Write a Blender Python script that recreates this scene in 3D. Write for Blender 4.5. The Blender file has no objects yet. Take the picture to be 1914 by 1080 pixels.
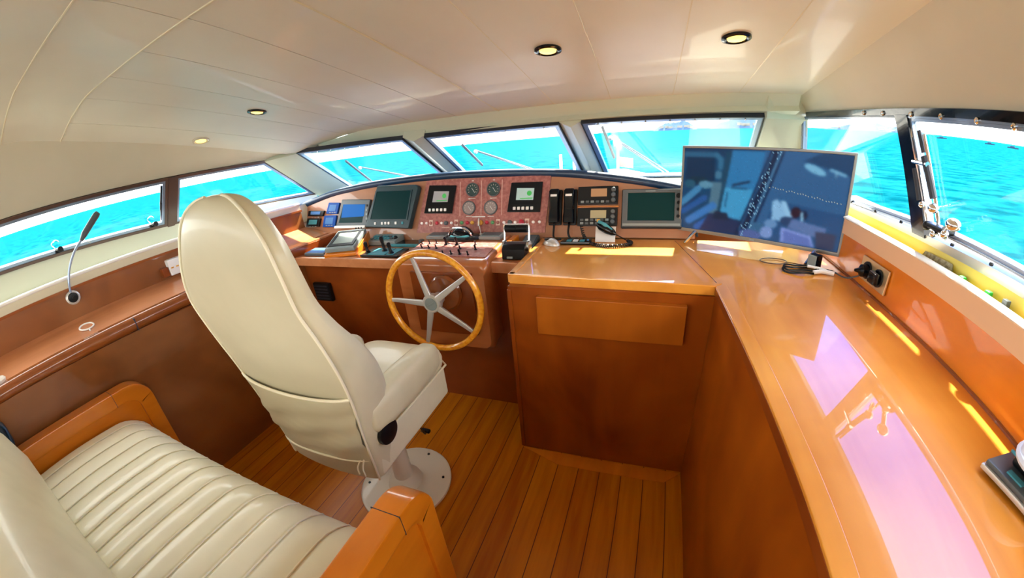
import bpy, bmesh, math, random
from mathutils import Matrix, Vector
random.seed(7)
SC = bpy.context.scene
COL = SC.collection
PI = math.pi

# ------------------------------------------------------------------ camera (wide barrel-distorting phone lens)
cd = bpy.data.cameras.new('camera')
cam = bpy.data.objects.new('camera', cd)
COL.objects.link(cam)
SC.camera = cam
R_, U_, F_ = (0.940348, 0.329175, -0.085963), (-0.050409, 0.384692, 0.921667), (-0.336459, 0.862355, -0.378338)
cam.matrix_world = Matrix(((R_[0], U_[0], -F_[0], 0), (R_[1], U_[1], -F_[1], 0), (R_[2], U_[2], -F_[2], 1.5), (0, 0, 0, 1)))
cd.type = 'PANO'
cd.panorama_type = 'FISHEYE_LENS_POLYNOMIAL'
cd.sensor_width = 36
cd.fisheye_fov = 3.1
cd.fisheye_polynomial_k0 = 0
cd.fisheye_polynomial_k1 = -0.07872915808299065
cd.fisheye_polynomial_k2 = 0.0006737980772091889
cd.fisheye_polynomial_k3 = 4.036420025156627e-05
cd.fisheye_polynomial_k4 = -1.5360409925792382e-06
cd.clip_end = 20000

# ------------------------------------------------------------------ sky, sun, exposure
SC.view_settings.view_transform = 'Standard'
SC.view_settings.look = 'None'
SC.view_settings.gamma = 1
SC.view_settings.use_curve_mapping = False
SC.view_settings.exposure = 3.10
SC.cycles.max_bounces = 14
SC.cycles.diffuse_bounces = 8
SC.cycles.glossy_bounces = 6
SC.cycles.transparent_max_bounces = 24
SC.cycles.use_denoising = True
SC.cycles.caustics_reflective = False
SC.cycles.caustics_refractive = False
SC.cycles.sample_clamp_indirect = 6

W = bpy.data.worlds.new('sky')
SC.world = W
W.use_nodes = True
wn, wl = W.node_tree.nodes, W.node_tree.links
wn.clear()
w_out = wn.new('ShaderNodeOutputWorld')
w_bg = wn.new('ShaderNodeBackground')
w_tc = wn.new('ShaderNodeTexCoord')
w_sep = wn.new('ShaderNodeSeparateXYZ')
w_ramp = wn.new('ShaderNodeValToRGB')
w_noise = wn.new('ShaderNodeTexNoise')
w_nr = wn.new('ShaderNodeValToRGB')
w_mix = wn.new('ShaderNodeMix')
w_mix.data_type = 'RGBA'
wl.new(w_tc.outputs['Generated'], w_sep.inputs[0])
wl.new(w_sep.outputs[2], w_ramp.inputs[0])
wl.new(w_tc.outputs['Generated'], w_noise.inputs['Vector'])
w_noise.inputs['Scale'].default_value = 2.6
w_noise.inputs['Detail'].default_value = 5
w_nr.color_ramp.elements[0].position = .56
w_nr.color_ramp.elements[1].position = .90
wl.new(w_noise.outputs['Fac'], w_nr.inputs[0])
e = w_ramp.color_ramp.elements
e[0].position = 0.0
e[0].color = (1.0, .97, .95, 1)
e[1].position = 1.0
e[1].color = (.16, .26, .75, 1)
for p, c in ((.10, (1.0, .97, .97, 1)), (.22, (.62, .72, 1.05, 1)), (.32, (.005, .11, .58, 1)), (.62, (.02, .14, .60, 1)), (.80, (.50, .55, .80, 1))):
    q = e.new(p)
    q.color = c
w_mr = wn.new('ShaderNodeMapRange')
w_mr.interpolation_type = 'SMOOTHSTEP'
w_mr.inputs[1].default_value = .18
w_mr.inputs[2].default_value = -.15
w_mx = wn.new('ShaderNodeMath')
w_mx.operation = 'MAXIMUM'
wl.new(w_sep.outputs[0], w_mr.inputs[0])
wl.new(w_nr.outputs[0], w_mx.inputs[0])
wl.new(w_mr.outputs[0], w_mx.inputs[1])
w_my = wn.new('ShaderNodeMapRange')
w_my.interpolation_type = 'SMOOTHSTEP'
w_my.inputs[1].default_value = .30
w_my.inputs[2].default_value = .02
w_m2 = wn.new('ShaderNodeMath')
w_m2.operation = 'MAXIMUM'
wl.new(w_sep.outputs[1], w_my.inputs[0])
wl.new(w_mx.outputs[0], w_m2.inputs[0])
wl.new(w_my.outputs[0], w_m2.inputs[1])
wl.new(w_m2.outputs[0], w_mix.inputs[0])
wl.new(w_ramp.outputs[0], w_mix.inputs[6])
w_mix.inputs[7].default_value = (.92, .90, .86, 1)
wl.new(w_mix.outputs[2], w_bg.inputs[0])
w_bg.inputs[1].default_value = 1.25
wl.new(w_bg.outputs[0], w_out.inputs[0])

sd = bpy.data.lights.new('sun', 'SUN')
sun = bpy.data.objects.new('sun', sd)
COL.objects.link(sun)
sd.energy = 4.2
sd.color = (1.0, .90, .70)
sd.angle = math.radians(1.2)
_el, _az = math.radians(50), math.radians(8)          # ahead of the bow, a little to starboard
_v = Vector((math.sin(_az) * math.cos(_el), math.cos(_az) * math.cos(_el), math.sin(_el)))
sun.rotation_euler = _v.to_track_quat('Z', 'Y').to_euler()
sun.location = _v * 30

# ------------------------------------------------------------------ materials
def pmat(name, col, rough=.5, metal=0, coat=0, spec=.5, emit=None, es=1.0, coat_r=.03, cior=1.5):
    m = bpy.data.materials.new(name)
    m.use_nodes = True
    b = m.node_tree.nodes['Principled BSDF']
    b.inputs['Base Color'].default_value = (*col, 1)
    b.inputs['Roughness'].default_value = rough
    b.inputs['Metallic'].default_value = metal
    b.inputs['Coat Weight'].default_value = coat
    b.inputs['Coat Roughness'].default_value = coat_r
    b.inputs['Coat IOR'].default_value = cior
    b.inputs['Specular IOR Level'].default_value = spec
    if emit:
        b.inputs['Emission Color'].default_value = (*emit, 1)
        b.inputs['Emission Strength'].default_value = es
    return m

def _tex(m, scale, stretch, detail=6, dist=0.0):
    n, l = m.node_tree.nodes, m.node_tree.links
    tc = n.new('ShaderNodeTexCoord')
    mp = n.new('ShaderNodeMapping')
    mp.inputs['Scale'].default_value = stretch
    nz = n.new('ShaderNodeTexNoise')
    nz.inputs['Scale'].default_value = scale
    nz.inputs['Detail'].default_value = detail
    nz.inputs['Distortion'].default_value = dist
    l.new(tc.outputs['Object'], mp.inputs[0])
    l.new(mp.outputs[0], nz.inputs['Vector'])
    return nz, n, l, mp

def wood(name, c1, c2, stretch=(1, 8, 8), scale=3.0, rough=.3, coat=1.0, blotch=.45, coat_r=.02, lo=.32, hi=.68):
    """varnished wood: fine grain along one axis over slow blotches"""
    m = pmat(name, c1, rough, 0, coat, .3, coat_r=coat_r)
    nz, n, l, mp = _tex(m, scale, stretch, 8, .4)
    nb, _, _, _ = _tex(m, 2.3, (1, 1, 1), 3, .8)
    mx = n.new('ShaderNodeMath'); mx.operation = 'MULTIPLY_ADD'
    l.new(nb.outputs['Fac'], mx.inputs[0]); mx.inputs[1].default_value = blotch
    sc = n.new('ShaderNodeMath'); sc.operation = 'MULTIPLY'
    l.new(nz.outputs['Fac'], sc.inputs[0]); sc.inputs[1].default_value = 1 - blotch
    l.new(sc.outputs[0], mx.inputs[2])
    rp = n.new('ShaderNodeValToRGB')
    rp.color_ramp.elements[0].position = lo; rp.color_ramp.elements[0].color = (*c1, 1)
    rp.color_ramp.elements[1].position = hi; rp.color_ramp.elements[1].color = (*c2, 1)
    l.new(mx.outputs[0], rp.inputs[0])
    l.new(rp.outputs[0], n['Principled BSDF'].inputs['Base Color'])
    return m

def mottled(name, c1, c2, scale=20, rough=.5, coat=0, bump=0.0, lo=.35, hi=.65, spec=.5, stretch=(1, 1, 1)):
    m = pmat(name, c1, rough, 0, coat, spec)
    nz, n, l, mp = _tex(m, scale, stretch, 6)
    rp = n.new('ShaderNodeValToRGB')
    rp.color_ramp.elements[0].position = lo; rp.color_ramp.elements[0].color = (*c1, 1)
    rp.color_ramp.elements[1].position = hi; rp.color_ramp.elements[1].color = (*c2, 1)
    l.new(nz.outputs['Fac'], rp.inputs[0])
    l.new(rp.outputs[0], n['Principled BSDF'].inputs['Base Color'])
    if bump:
        bp = n.new('ShaderNodeBump'); bp.inputs['Strength'].default_value = bump; bp.inputs['Distance'].default_value = .004
        l.new(nz.outputs['Fac'], bp.inputs['Height'])
        l.new(bp.outputs[0], n['Principled BSDF'].inputs['Normal'])
    return m

M = {}
M['counter'] = wood('cherry worktop', (.60, .205, .018), (.86, .38, .055), (5, .7, 5), 3, .32, .70, .6)
M['counter'].node_tree.nodes['Principled BSDF'].inputs['Coat IOR'].default_value = 1.66
M['counter'].node_tree.nodes['Principled BSDF'].inputs['Coat Weight'].default_value = 1
M['cabinet'] = wood('cherry cabinet', (.15, .022, .001), (.37, .085, .004), (1, 1, .16), 7, .35, .22, .65)
M['drawer'] = wood('lit cabinet cherry', (.22, .045, .002), (.46, .125, .007), (1, 1, .16), 7, .35, .22, .65)  # cabinet cherry lightened, the amber light on it put into the colour
M['dark_wood'] = wood('dark cherry panel', (.15, .026, .004), (.30, .068, .009), (.8, .8, 1), 5, .3, .45, .75)
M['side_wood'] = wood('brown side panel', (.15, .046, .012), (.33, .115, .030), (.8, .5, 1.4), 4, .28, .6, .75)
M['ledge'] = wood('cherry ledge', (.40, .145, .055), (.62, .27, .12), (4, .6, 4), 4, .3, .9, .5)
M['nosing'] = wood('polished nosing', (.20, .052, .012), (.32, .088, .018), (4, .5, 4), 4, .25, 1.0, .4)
M['amber_wood'] = wood('amber cherry', (.52, .135, .004), (.72, .23, .012), (4, .8, 4), 4, .28, .6, .5)
M['desk'] = wood('helm desk', (.36, .11, .030), (.50, .17, .055), (.7, 5, 5), 4, .3, .9, .5)
M['dash'] = wood('dash cherry', (.34, .15, .08), (.46, .22, .12), (.7, 4, 4), 4, .35, .6, .5)
M['burl'] = mottled('burgundy burl', (.30, .085, .075), (.46, .17, .15), 60, .35, .8)
M['rim_burl'] = mottled('yellow burl', (.80, .26, .008), (1.0, .50, .035), 55, .28, 1.0)
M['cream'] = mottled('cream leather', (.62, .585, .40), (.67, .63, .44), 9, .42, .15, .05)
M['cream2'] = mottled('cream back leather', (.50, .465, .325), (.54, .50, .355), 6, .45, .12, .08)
M['seat_white'] = mottled('ivory seat leather', (.74, .71, .53), (.80, .77, .58), 8, .38, .2, .05)
M['pipe'] = pmat('cream piping', (.80, .76, .58), .45)
M['headliner'] = mottled('beige headliner', (.83, .81, .72), (.86, .84, .75), 4, .42, .10, 0, spec=.3)
M['liner'] = mottled('beige side liner', (.70, .655, .53), (.73, .68, .555), 5, .6, 0)
M['post'] = pmat('cream post', (.64, .67, .54), .4, 0, .5, coat_r=.12)
M['lip'] = pmat('white lip', (.80, .80, .76), .3, 0, .4)
M['band'] = pmat('cream band', (.60, .55, .40), .5)
M['bounce_band'] = pmat('bounce-lit band', (.70, .47, .30), .5)  # cream band with orange bounce off the wood put into its colour
M['gutter'] = pmat('sunlit gutter', (.80, .66, .12), .5)  # cream turned yellow, sunlight put into the base colour
M['black'] = pmat('black plastic', (.004, .005, .007), .35, spec=.3)
M['gloss_black'] = pmat('gloss black', (.002, .003, .006), .15, 0, .3, spec=.2)
M['navy'] = pmat('navy padding', (.006, .034, .090), .4, 0, .3)
M['rubber'] = pmat('rubber seal', (.02, .025, .04), .5)
M['brownstrip'] = pmat('brown frame strip', (.10, .055, .045), .35, 0, .3)
M['chrome'] = pmat('chrome', (.75, .77, .80), .12, 1)
M['alu'] = pmat('brushed aluminium', (.60, .60, .59), .35, .45)
M['bluealu'] = pmat('window frame alloy', (.30, .40, .58), .25, .35, .5)
M['grey'] = pmat('grey plastic', (.075, .095, .11), .4)
M['light_grey'] = pmat('light grey plastic', (.22, .27, .28), .4)
M['green_grey'] = pmat('green grey case', (.010, .040, .055), .4)
M['teal_screen'] = pmat('dark teal screen', (.007, .036, .040), .3, 0, 0, spec=.06)
M['blue_screen'] = pmat('blue screen', (.003, .045, .19), .35, 0, 0, .06, emit=(.01, .15, .48), es=.09)
M['lcd_grey'] = pmat('grey lcd', (.30, .30, .32), .2, 0, .5, emit=(.5, .5, .5), es=.02)
M['lcd_bright'] = pmat('bright lcd', (.30, .42, .40), .2, 0, .3, emit=(.6, .85, .8), es=.03)
M['lcd_green'] = pmat('green lcd mark', (.06, .38, .09), .3, emit=(.05, .9, .15), es=.02)
M['lcd_olive'] = pmat('olive lcd', (.38, .36, .22), .3, 0, .4)
M['lcd_tan'] = pmat('tan lcd', (.42, .26, .14), .3, 0, .4)
M['lcd_sage'] = pmat('sage lcd', (.24, .28, .24), .25, 0, .4)
M['blue_plate'] = pmat('blue instrument', (.012, .08, .38), .4, 0, 0, .1)
M['blue_light'] = pmat('pale blue lcd', (.08, .22, .52), .4, 0, 0, .1)
M['teal_light'] = pmat('teal lcd', (.07, .30, .38), .4, 0, 0, .15)
M['white'] = pmat('white plastic', (.80, .82, .83), .4)
M['paper'] = pmat('white paper', (.82, .82, .82), .7)
M['lamp_white'] = pmat('white lamp cap', (.85, .80, .76), .3, emit=(1, .95, .9), es=.02)
M['lamp_red'] = pmat('red lamp cap', (.50, .015, .05), .3)
M['lamp_green'] = pmat('green lamp cap', (.10, .34, .14), .3)
M['lamp_yellow'] = pmat('yellow lamp cap', (.75, .40, .05), .3)
M['lamp_pink'] = pmat('pale square cap', (.75, .55, .48), .35)
M['gauge_dark'] = pmat('dark gauge face', (.03, .07, .07), .2, 0, .6)
M['gauge_grey'] = pmat('grey gauge face', (.32, .28, .28), .25, 0, .6)
M['ink'] = pmat('pale marking', (.62, .58, .55), .5)
M['lightbulb'] = pmat('warm lamp', (1, .8, .4), .4, emit=(1.0, .70, .16), es=.24)
M['red'] = pmat('red cloth', (.75, .08, .08), .7)
M['green'] = pmat('green plastic', (.03, .55, .08), .5)
M['base_white'] = pmat('cream painted metal', (.66, .60, .49), .4, 0, .2)
M['deck'] = pmat('white deck paint', (.62, .60, .56), .7, spec=.2)
M['teak'] = wood('bounce deck teak', (.50, .40, .28), (.62, .52, .38), (8, .5, 1), 4, .7, 0, .4)
M['cap_cloth'] = mottled('white cloth', (.62, .70, .84), (.74, .82, .95), 12, .8, 0, .2)
M['brass'] = pmat('brass plate', (.72, .58, .36), .3, .8)
M['oilgrey'] = mottled('printed paper', (.20, .17, .10), (.48, .44, .30), 90, .7)

def floor_mat():
    m = pmat('floor planks', (.4, .13, .01), .4, 0, .18, .25, coat_r=.2)
    n, l = m.node_tree.nodes, m.node_tree.links
    nz, n, l, mp = _tex(m, 5, (6, .5, 1), 8, .3)
    tc = n.new('ShaderNodeTexCoord'); sp = n.new('ShaderNodeSeparateXYZ')
    l.new(tc.outputs['Object'], sp.inputs[0])
    dv = n.new('ShaderNodeMath'); dv.operation = 'DIVIDE'; dv.inputs[1].default_value = .102
    l.new(sp.outputs[0], dv.inputs[0])
    fl = n.new('ShaderNodeMath'); fl.operation = 'FLOOR'; l.new(dv.outputs[0], fl.inputs[0])
    fr = n.new('ShaderNodeMath'); fr.operation = 'FRACT'; l.new(dv.outputs[0], fr.inputs[0])
    wn_ = n.new('ShaderNodeTexWhiteNoise'); wn_.noise_dimensions = '1D'; l.new(fl.outputs[0], wn_.inputs['W'])
    ad = n.new('ShaderNodeMath'); ad.operation = 'MULTIPLY_ADD'
    l.new(wn_.outputs['Value'], ad.inputs[0]); ad.inputs[1].default_value = .28
    l.new(nz.outputs['Fac'], ad.inputs[2])
    rp = n.new('ShaderNodeValToRGB')
    rp.color_ramp.elements[0].position = .35; rp.color_ramp.elements[0].color = (.40, .100, .0015, 1)
    rp.color_ramp.elements[1].position = .95; rp.color_ramp.elements[1].color = (.62, .215, .003, 1)
    l.new(ad.outputs[0], rp.inputs[0])
    lt = n.new('ShaderNodeMath'); lt.operation = 'LESS_THAN'; lt.inputs[1].default_value = .035
    l.new(fr.outputs[0], lt.inputs[0])
    mx = n.new('ShaderNodeMix'); mx.data_type = 'RGBA'
    l.new(lt.outputs[0], mx.inputs[0]); l.new(rp.outputs[0], mx.inputs[6]); mx.inputs[7].default_value = (.10, .025, .004, 1)
    l.new(mx.outputs[2], n['Principled BSDF'].inputs['Base Color'])
    return m
M['floor'] = floor_mat()

def sea_mat():
    m = pmat('tropical sea', (.02, .5, .55), .9, 0, 0, 0.0)
    n, l = m.node_tree.nodes, m.node_tree.links
    tc = n.new('ShaderNodeTexCoord'); sp = n.new('ShaderNodeSeparateXYZ')
    l.new(tc.outputs['Object'], sp.inputs[0])
    nz = n.new('ShaderNodeTexNoise'); nz.inputs['Scale'].default_value = .42; nz.inputs['Detail'].default_value = 10; nz.inputs['Roughness'].default_value = .68
    mp = n.new('ShaderNodeMapping'); mp.inputs['Scale'].default_value = (.55, 1, 1); mp.inputs['Rotation'].default_value = (0, 0, .5)
    l.new(tc.outputs['Object'], mp.inputs[0]); l.new(mp.outputs[0], nz.inputs['Vector'])
    rp = n.new('ShaderNodeValToRGB')
    rp.color_ramp.elements[0].position = .40; rp.color_ramp.elements[0].color = (.0005, .062, .052, 1)
    rp.color_ramp.elements[1].position = .62; rp.color_ramp.elements[1].color = (.007, .160, .132, 1)
    l.new(nz.outputs['Fac'], rp.inputs[0])
    rp2 = n.new('ShaderNodeValToRGB')
    rp2.color_ramp.elements[0].position = .40; rp2.color_ramp.elements[0].color = (.0002, .036, .054, 1)
    rp2.color_ramp.elements[1].position = .62; rp2.color_ramp.elements[1].color = (.004, .095, .118, 1)
    l.new(nz.outputs['Fac'], rp2.inputs[0])
    mr = n.new('ShaderNodeMapRange'); mr.inputs[1].default_value = -12; mr.inputs[2].default_value = -45; mr.interpolation_type = 'SMOOTHSTEP'
    sb = n.new('ShaderNodeMath'); sb.operation = 'MULTIPLY_ADD'; sb.inputs[1].default_value = .75
    l.new(sp.outputs[1], sb.inputs[0]); l.new(sp.outputs[0], sb.inputs[2])
    l.new(sb.outputs[0], mr.inputs[0])
    mx = n.new('ShaderNodeMix'); mx.data_type = 'RGBA'
    l.new(mr.outputs[0], mx.inputs[0]); l.new(rp.outputs[0], mx.inputs[6]); l.new(rp2.outputs[0], mx.inputs[7])
    l.new(mx.outputs[2], n['Principled BSDF'].inputs['Base Color'])
    bp = n.new('ShaderNodeBump'); bp.inputs['Strength'].default_value = .6; bp.inputs['Distance'].default_value = .35
    l.new(nz.outputs['Fac'], bp.inputs['Height']); l.new(bp.outputs[0], n['Principled BSDF'].inputs['Normal'])
    return m
M['sea'] = sea_mat()

def glass_mat():
    m = bpy.data.materials.new('window glass')
    m.use_nodes = True
    n, l = m.node_tree.nodes, m.node_tree.links
    n.clear()
    o = n.new('ShaderNodeOutputMaterial'); mx = n.new('ShaderNodeMixShader')
    t = n.new('ShaderNodeBsdfTransparent'); g = n.new('ShaderNodeBsdfGlossy')
    t.inputs[0].default_value = (.97, .99, .99, 1)
    g.inputs['Roughness'].default_value = .01
    lw = n.new('ShaderNodeLayerWeight'); pw = n.new('ShaderNodeMath'); pw.operation = 'POWER'; pw.inputs[1].default_value = 5
    ma = n.new('ShaderNodeMath'); ma.operation = 'MULTIPLY_ADD'; ma.inputs[1].default_value = .6; ma.inputs[2].default_value = .025
    l.new(lw.outputs['Facing'], pw.inputs[0]); l.new(pw.outputs[0], ma.inputs[0]); l.new(ma.outputs[0], mx.inputs[0])
    l.new(t.outputs[0], mx.inputs[1]); l.new(g.outputs[0], mx.inputs[2]); l.new(mx.outputs[0], o.inputs[0])
    return m
M['glass'] = glass_mat()

# ------------------------------------------------------------------ building helpers
XF = {}                                                    # matrices of the empties

class MB:
    """collects shapes in world coordinates and links them as ONE mesh object"""
    def __init__(s): s.bm = bmesh.new()
    def _add(s, bm2, mat=None):
        me = bpy.data.meshes.new('tmp'); bm2.to_mesh(me); bm2.free()
        if mat is not None: me.transform(mat)
        s.bm.from_mesh(me); bpy.data.meshes.remove(me)
        return s
    def xbox(s, mat, sx, sy, sz, bev=0, seg=2):
        b = bmesh.new(); bmesh.ops.create_cube(b, size=1, matrix=Matrix.Diagonal((sx, sy, sz, 1)))
        if bev: bmesh.ops.bevel(b, geom=b.edges[:], offset=min(bev, .49 * min(sx, sy, sz)), segments=seg, profile=.5, affect='EDGES')
        return s._add(b, mat)
    def box(s, x0, x1, y0, y1, z0, z1, bev=0, seg=2, xf=None):
        m = Matrix.Translation(((x0 + x1) / 2, (y0 + y1) / 2, (z0 + z1) / 2))
        return s.xbox(m if xf is None else xf @ m, abs(x1 - x0), abs(y1 - y0), abs(z1 - z0), bev, seg)
    def prism(s, poly, d0, d1, xf=None, bev=0, seg=2):
        b = bmesh.new()
        lo = [b.verts.new((p[0], p[1], d0)) for p in poly]; hi = [b.verts.new((p[0], p[1], d1)) for p in poly]
        n = len(poly); b.faces.new(lo[::-1]); b.faces.new(hi)
        for i in range(n): b.faces.new((lo[i], lo[(i + 1) % n], hi[(i + 1) % n], hi[i]))
        bmesh.ops.recalc_face_normals(b, faces=b.faces[:])
        if bev: bmesh.ops.bevel(b, geom=b.edges[:], offset=bev, segments=seg, profile=.5, affect='EDGES')
        return s._add(b, xf)
    def band(s, outer, inner, d0, d1, xf=None, closed=True, bev=0):
        """a flat frame between two outlines with as many points"""
        b = bmesh.new(); n = len(outer)
        V = [[b.verts.new((p[0], p[1], d)) for p in L] for d in (d0, d1) for L in (outer, inner)]
        for i in range(n if closed else n - 1):
            j = (i + 1) % n
            b.faces.new((V[0][i], V[0][j], V[1][j], V[1][i])); b.faces.new((V[2][i], V[3][i], V[3][j], V[2][j]))
            b.faces.new((V[0][i], V[2][i], V[2][j], V[0][j])); b.faces.new((V[1][i], V[1][j], V[3][j], V[3][i]))
        if not closed:
            for i in (0, n - 1): b.faces.new((V[0][i], V[1][i], V[3][i], V[2][i]))
        bmesh.ops.recalc_face_normals(b, faces=b.faces[:])
        if bev:
            bmesh.ops.bevel(b, geom=[e for e in b.edges if e.calc_face_angle(0) > .6], offset=bev, segments=2, profile=.5, affect='EDGES')
        return s._add(b, xf)
    def loft(s, rings, closed=True, caps=True):
        b = bmesh.new()
        V = [[b.verts.new(p) for p in r] for r in rings]; n = len(rings[0])
        for a, c in zip(V, V[1:]):
            for i in range(n if closed else n - 1):
                j = (i + 1) % n
                b.faces.new((a[i], a[j], c[j], c[i]))
        if caps and closed:
            b.faces.new(V[0][::-1]); b.faces.new(V[-1])
        bmesh.ops.recalc_face_normals(b, faces=b.faces[:])
        return s._add(b)
    def lathe(s, prof, mat, seg=28):
        rings = [[(r * math.cos(2 * PI * i / seg), r * math.sin(2 * PI * i / seg), h) for i in range(seg)] for r, h in prof]
        b = bmesh.new()
        V = [[b.verts.new(p) for p in r] for r in rings]
        for a, c in zip(V, V[1:]):
            for i in range(seg):
                b.faces.new((a[i], a[(i + 1) % seg], c[(i + 1) % seg], c[i]))
        b.faces.new(V[0][::-1]); b.faces.new(V[-1])
        bmesh.ops.recalc_face_normals(b, faces=b.faces[:])
        return s._add(b, mat)
    def cyl(s, p0, p1, r, r1=None, seg=20):
        p0, p1 = Vector(p0), Vector(p1)
        d = p1 - p0
        m = Matrix.Translation(p0) @ d.to_track_quat('Z', 'Y').to_matrix().to_4x4()
        return s.lathe([(r, 0), (r if r1 is None else r1, d.length)], m, seg)
    def tube(s, pts, r, seg=8, closed=False, smooth=0):
        P = [Vector(p) for p in pts]
        if smooth: P = curve(P, smooth, closed)
        n = len(P); rr = r if isinstance(r, (list, tuple)) else [r] * n
        if len(rr) != n: rr = [rr[min(len(rr) - 1, int(i * len(rr) / n))] for i in range(n)]
        T = []
        for i in range(n):
            a = P[(i - 1) % n] if (closed or i) else P[i]; c = P[(i + 1) % n] if (closed or i < n - 1) else P[i]
            T.append((c - a).normalized())
        u = T[0].orthogonal().normalized(); rings = []
        for i in range(n):
            u = (u - T[i] * u.dot(T[i])).normalized(); v = T[i].cross(u)
            rings.append([P[i] + (u * math.cos(2 * PI * k / seg) + v * math.sin(2 * PI * k / seg)) * rr[i] for k in range(seg)])
        if closed: return s.loft(rings + [rings[0]], True, False)
        return s.loft(rings, True, True)
    def ball(s, c, r, sc=(1, 1, 1), sub=3, xf=None):
        b = bmesh.new(); bmesh.ops.create_icosphere(b, subdivisions=sub, radius=r)
        m = Matrix.Translation(c) @ (xf or Matrix()) @ Matrix.Diagonal((*sc, 1))
        return s._add(b, m)
    def slab(s, q, t):
        """four corners, thickness t along the normal (both ways)"""
        q = [Vector(p) for p in q]; n = (q[1] - q[0]).cross(q[3] - q[0]).normalized() * (t / 2)
        return s.loft([[p - n for p in q], [p + n for p in q]])
    def grid(s, nu, nv, f):
        b = bmesh.new(); V = [[b.verts.new(f(i / nu, j / nv)) for j in range(nv + 1)] for i in range(nu + 1)]
        for i in range(nu):
            for j in range(nv): b.faces.new((V[i][j], V[i + 1][j], V[i + 1][j + 1], V[i][j + 1]))
        return s._add(b)
    def build(s, name, mat, parent=None, angle=35):
        bmesh.ops.remove_doubles(s.bm, verts=s.bm.verts[:], dist=1e-6)
        me = bpy.data.meshes.new(name); s.bm.to_mesh(me); s.bm.free()
        o = bpy.data.objects.new(name, me); COL.objects.link(o)
        me.materials.append(mat)
        for p in me.polygons: p.use_smooth = True
        me.set_sharp_from_angle(angle=math.radians(angle))
        wnm = o.modifiers.new('weighted normals', 'WEIGHTED_NORMAL'); wnm.keep_sharp = True; wnm.weight = 80
        if parent is not None:
            pm = world_of(parent)
            me.transform(pm.inverted()); o.parent = parent
            XF[o.name] = Matrix()
        else:
            xs = [v.co for v in me.vertices]
            c = Vector(((min(p.x for p in xs) + max(p.x for p in xs)) / 2, (min(p.y for p in xs) + max(p.y for p in xs)) / 2, min(p.z for p in xs)))
            me.transform(Matrix.Translation(-c)); o.location = c; XF[o.name] = Matrix.Translation(c)
        return o

def world_of(o):
    m = XF[o.name]; p = o.parent
    while p is not None: m = XF[p.name] @ m; p = p.parent
    return m

def curve(P, k, closed=False):
    """Catmull-Rom through the points, k steps a span"""
    out = []; n = len(P)
    for i in range(n if closed else n - 1):
        p1, p2 = P[i], P[(i + 1) % n]
        p0 = P[(i - 1) % n] if (closed or i) else p1 * 2 - p2
        p3 = P[(i + 2) % n] if (closed or i + 2 < n) else p2 * 2 - p1
        for j in range(k):
            t = j / k
            out.append(.5 * ((2 * p1) + (p2 - p0) * t + (2 * p0 - 5 * p1 + 4 * p2 - p3) * t * t + (3 * p1 - p0 - 3 * p2 + p3) * t ** 3))
    if not closed: out.append(P[-1])
    return out

def tag(o, label, cat, group=None):
    o['label'] = label; o['category'] = cat
    if group: o['group'] = group
    return o
def thing(name, label, cat, loc, group=None):
    o = bpy.data.objects.new(name, None); COL.objects.link(o); o.location = loc; o.empty_display_size = .05
    XF[o.name] = Matrix.Translation(loc)
    return tag(o, label, cat, group)
def struct(o):
    o['kind'] = 'structure'; return o
def sempty(name, loc):
    o = bpy.data.objects.new(name, None); COL.objects.link(o); o.location = loc; XF[o.name] = Matrix.Translation(loc)
    o['kind'] = 'structure'; return o
def lerp(a, b, t): return a + (b - a) * t
def interp(tab, x):
    if x <= tab[0][0]: return tab[0][1]
    for (a, fa), (b, fb) in zip(tab, tab[1:]):
        if x <= b: return fa + (fb - fa) * (x - a) / (b - a)
    return tab[-1][1]
def frame(o, ex, ey, ez):
    return Matrix(((ex[0], ey[0], ez[0], o[0]), (ex[1], ey[1], ez[1], o[1]), (ex[2], ey[2], ez[2], o[2]), (0, 0, 0, 1)))
YZ = Matrix(((0, 0, 1, 0), (1, 0, 0, 0), (0, 1, 0, 0), (0, 0, 0, 1)))     # polygon (y, z), depth along x
XZ = Matrix(((1, 0, 0, 0), (0, 0, 1, 0), (0, 1, 0, 0), (0, 0, 0, 1)))     # polygon (x, z), depth along y

def strip(profile, ys, zoff=None):
    """profile [(x, z)...] swept along y; zoff(y) lifts it"""
    b = MB()
    return b, [[(x, y, z + (zoff(y) if zoff else 0)) for x, z in profile] for y in ys]

# ================================================================== THE SHELL
YB = -1.5
# floor
b = MB(); b.box(-2.2, .9, YB, 1.75, -.04, 0); struct(b.build('floor', M['floor']))
# mitred border boards in front of the chart cabinet
b = MB()
b.prism([(-.552, 1.357), (.237, 1.351), (.16, 1.282), (-.35, 1.282)], .0, .0025)
struct(b.build('trim_1', M['amber_wood']))

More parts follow.
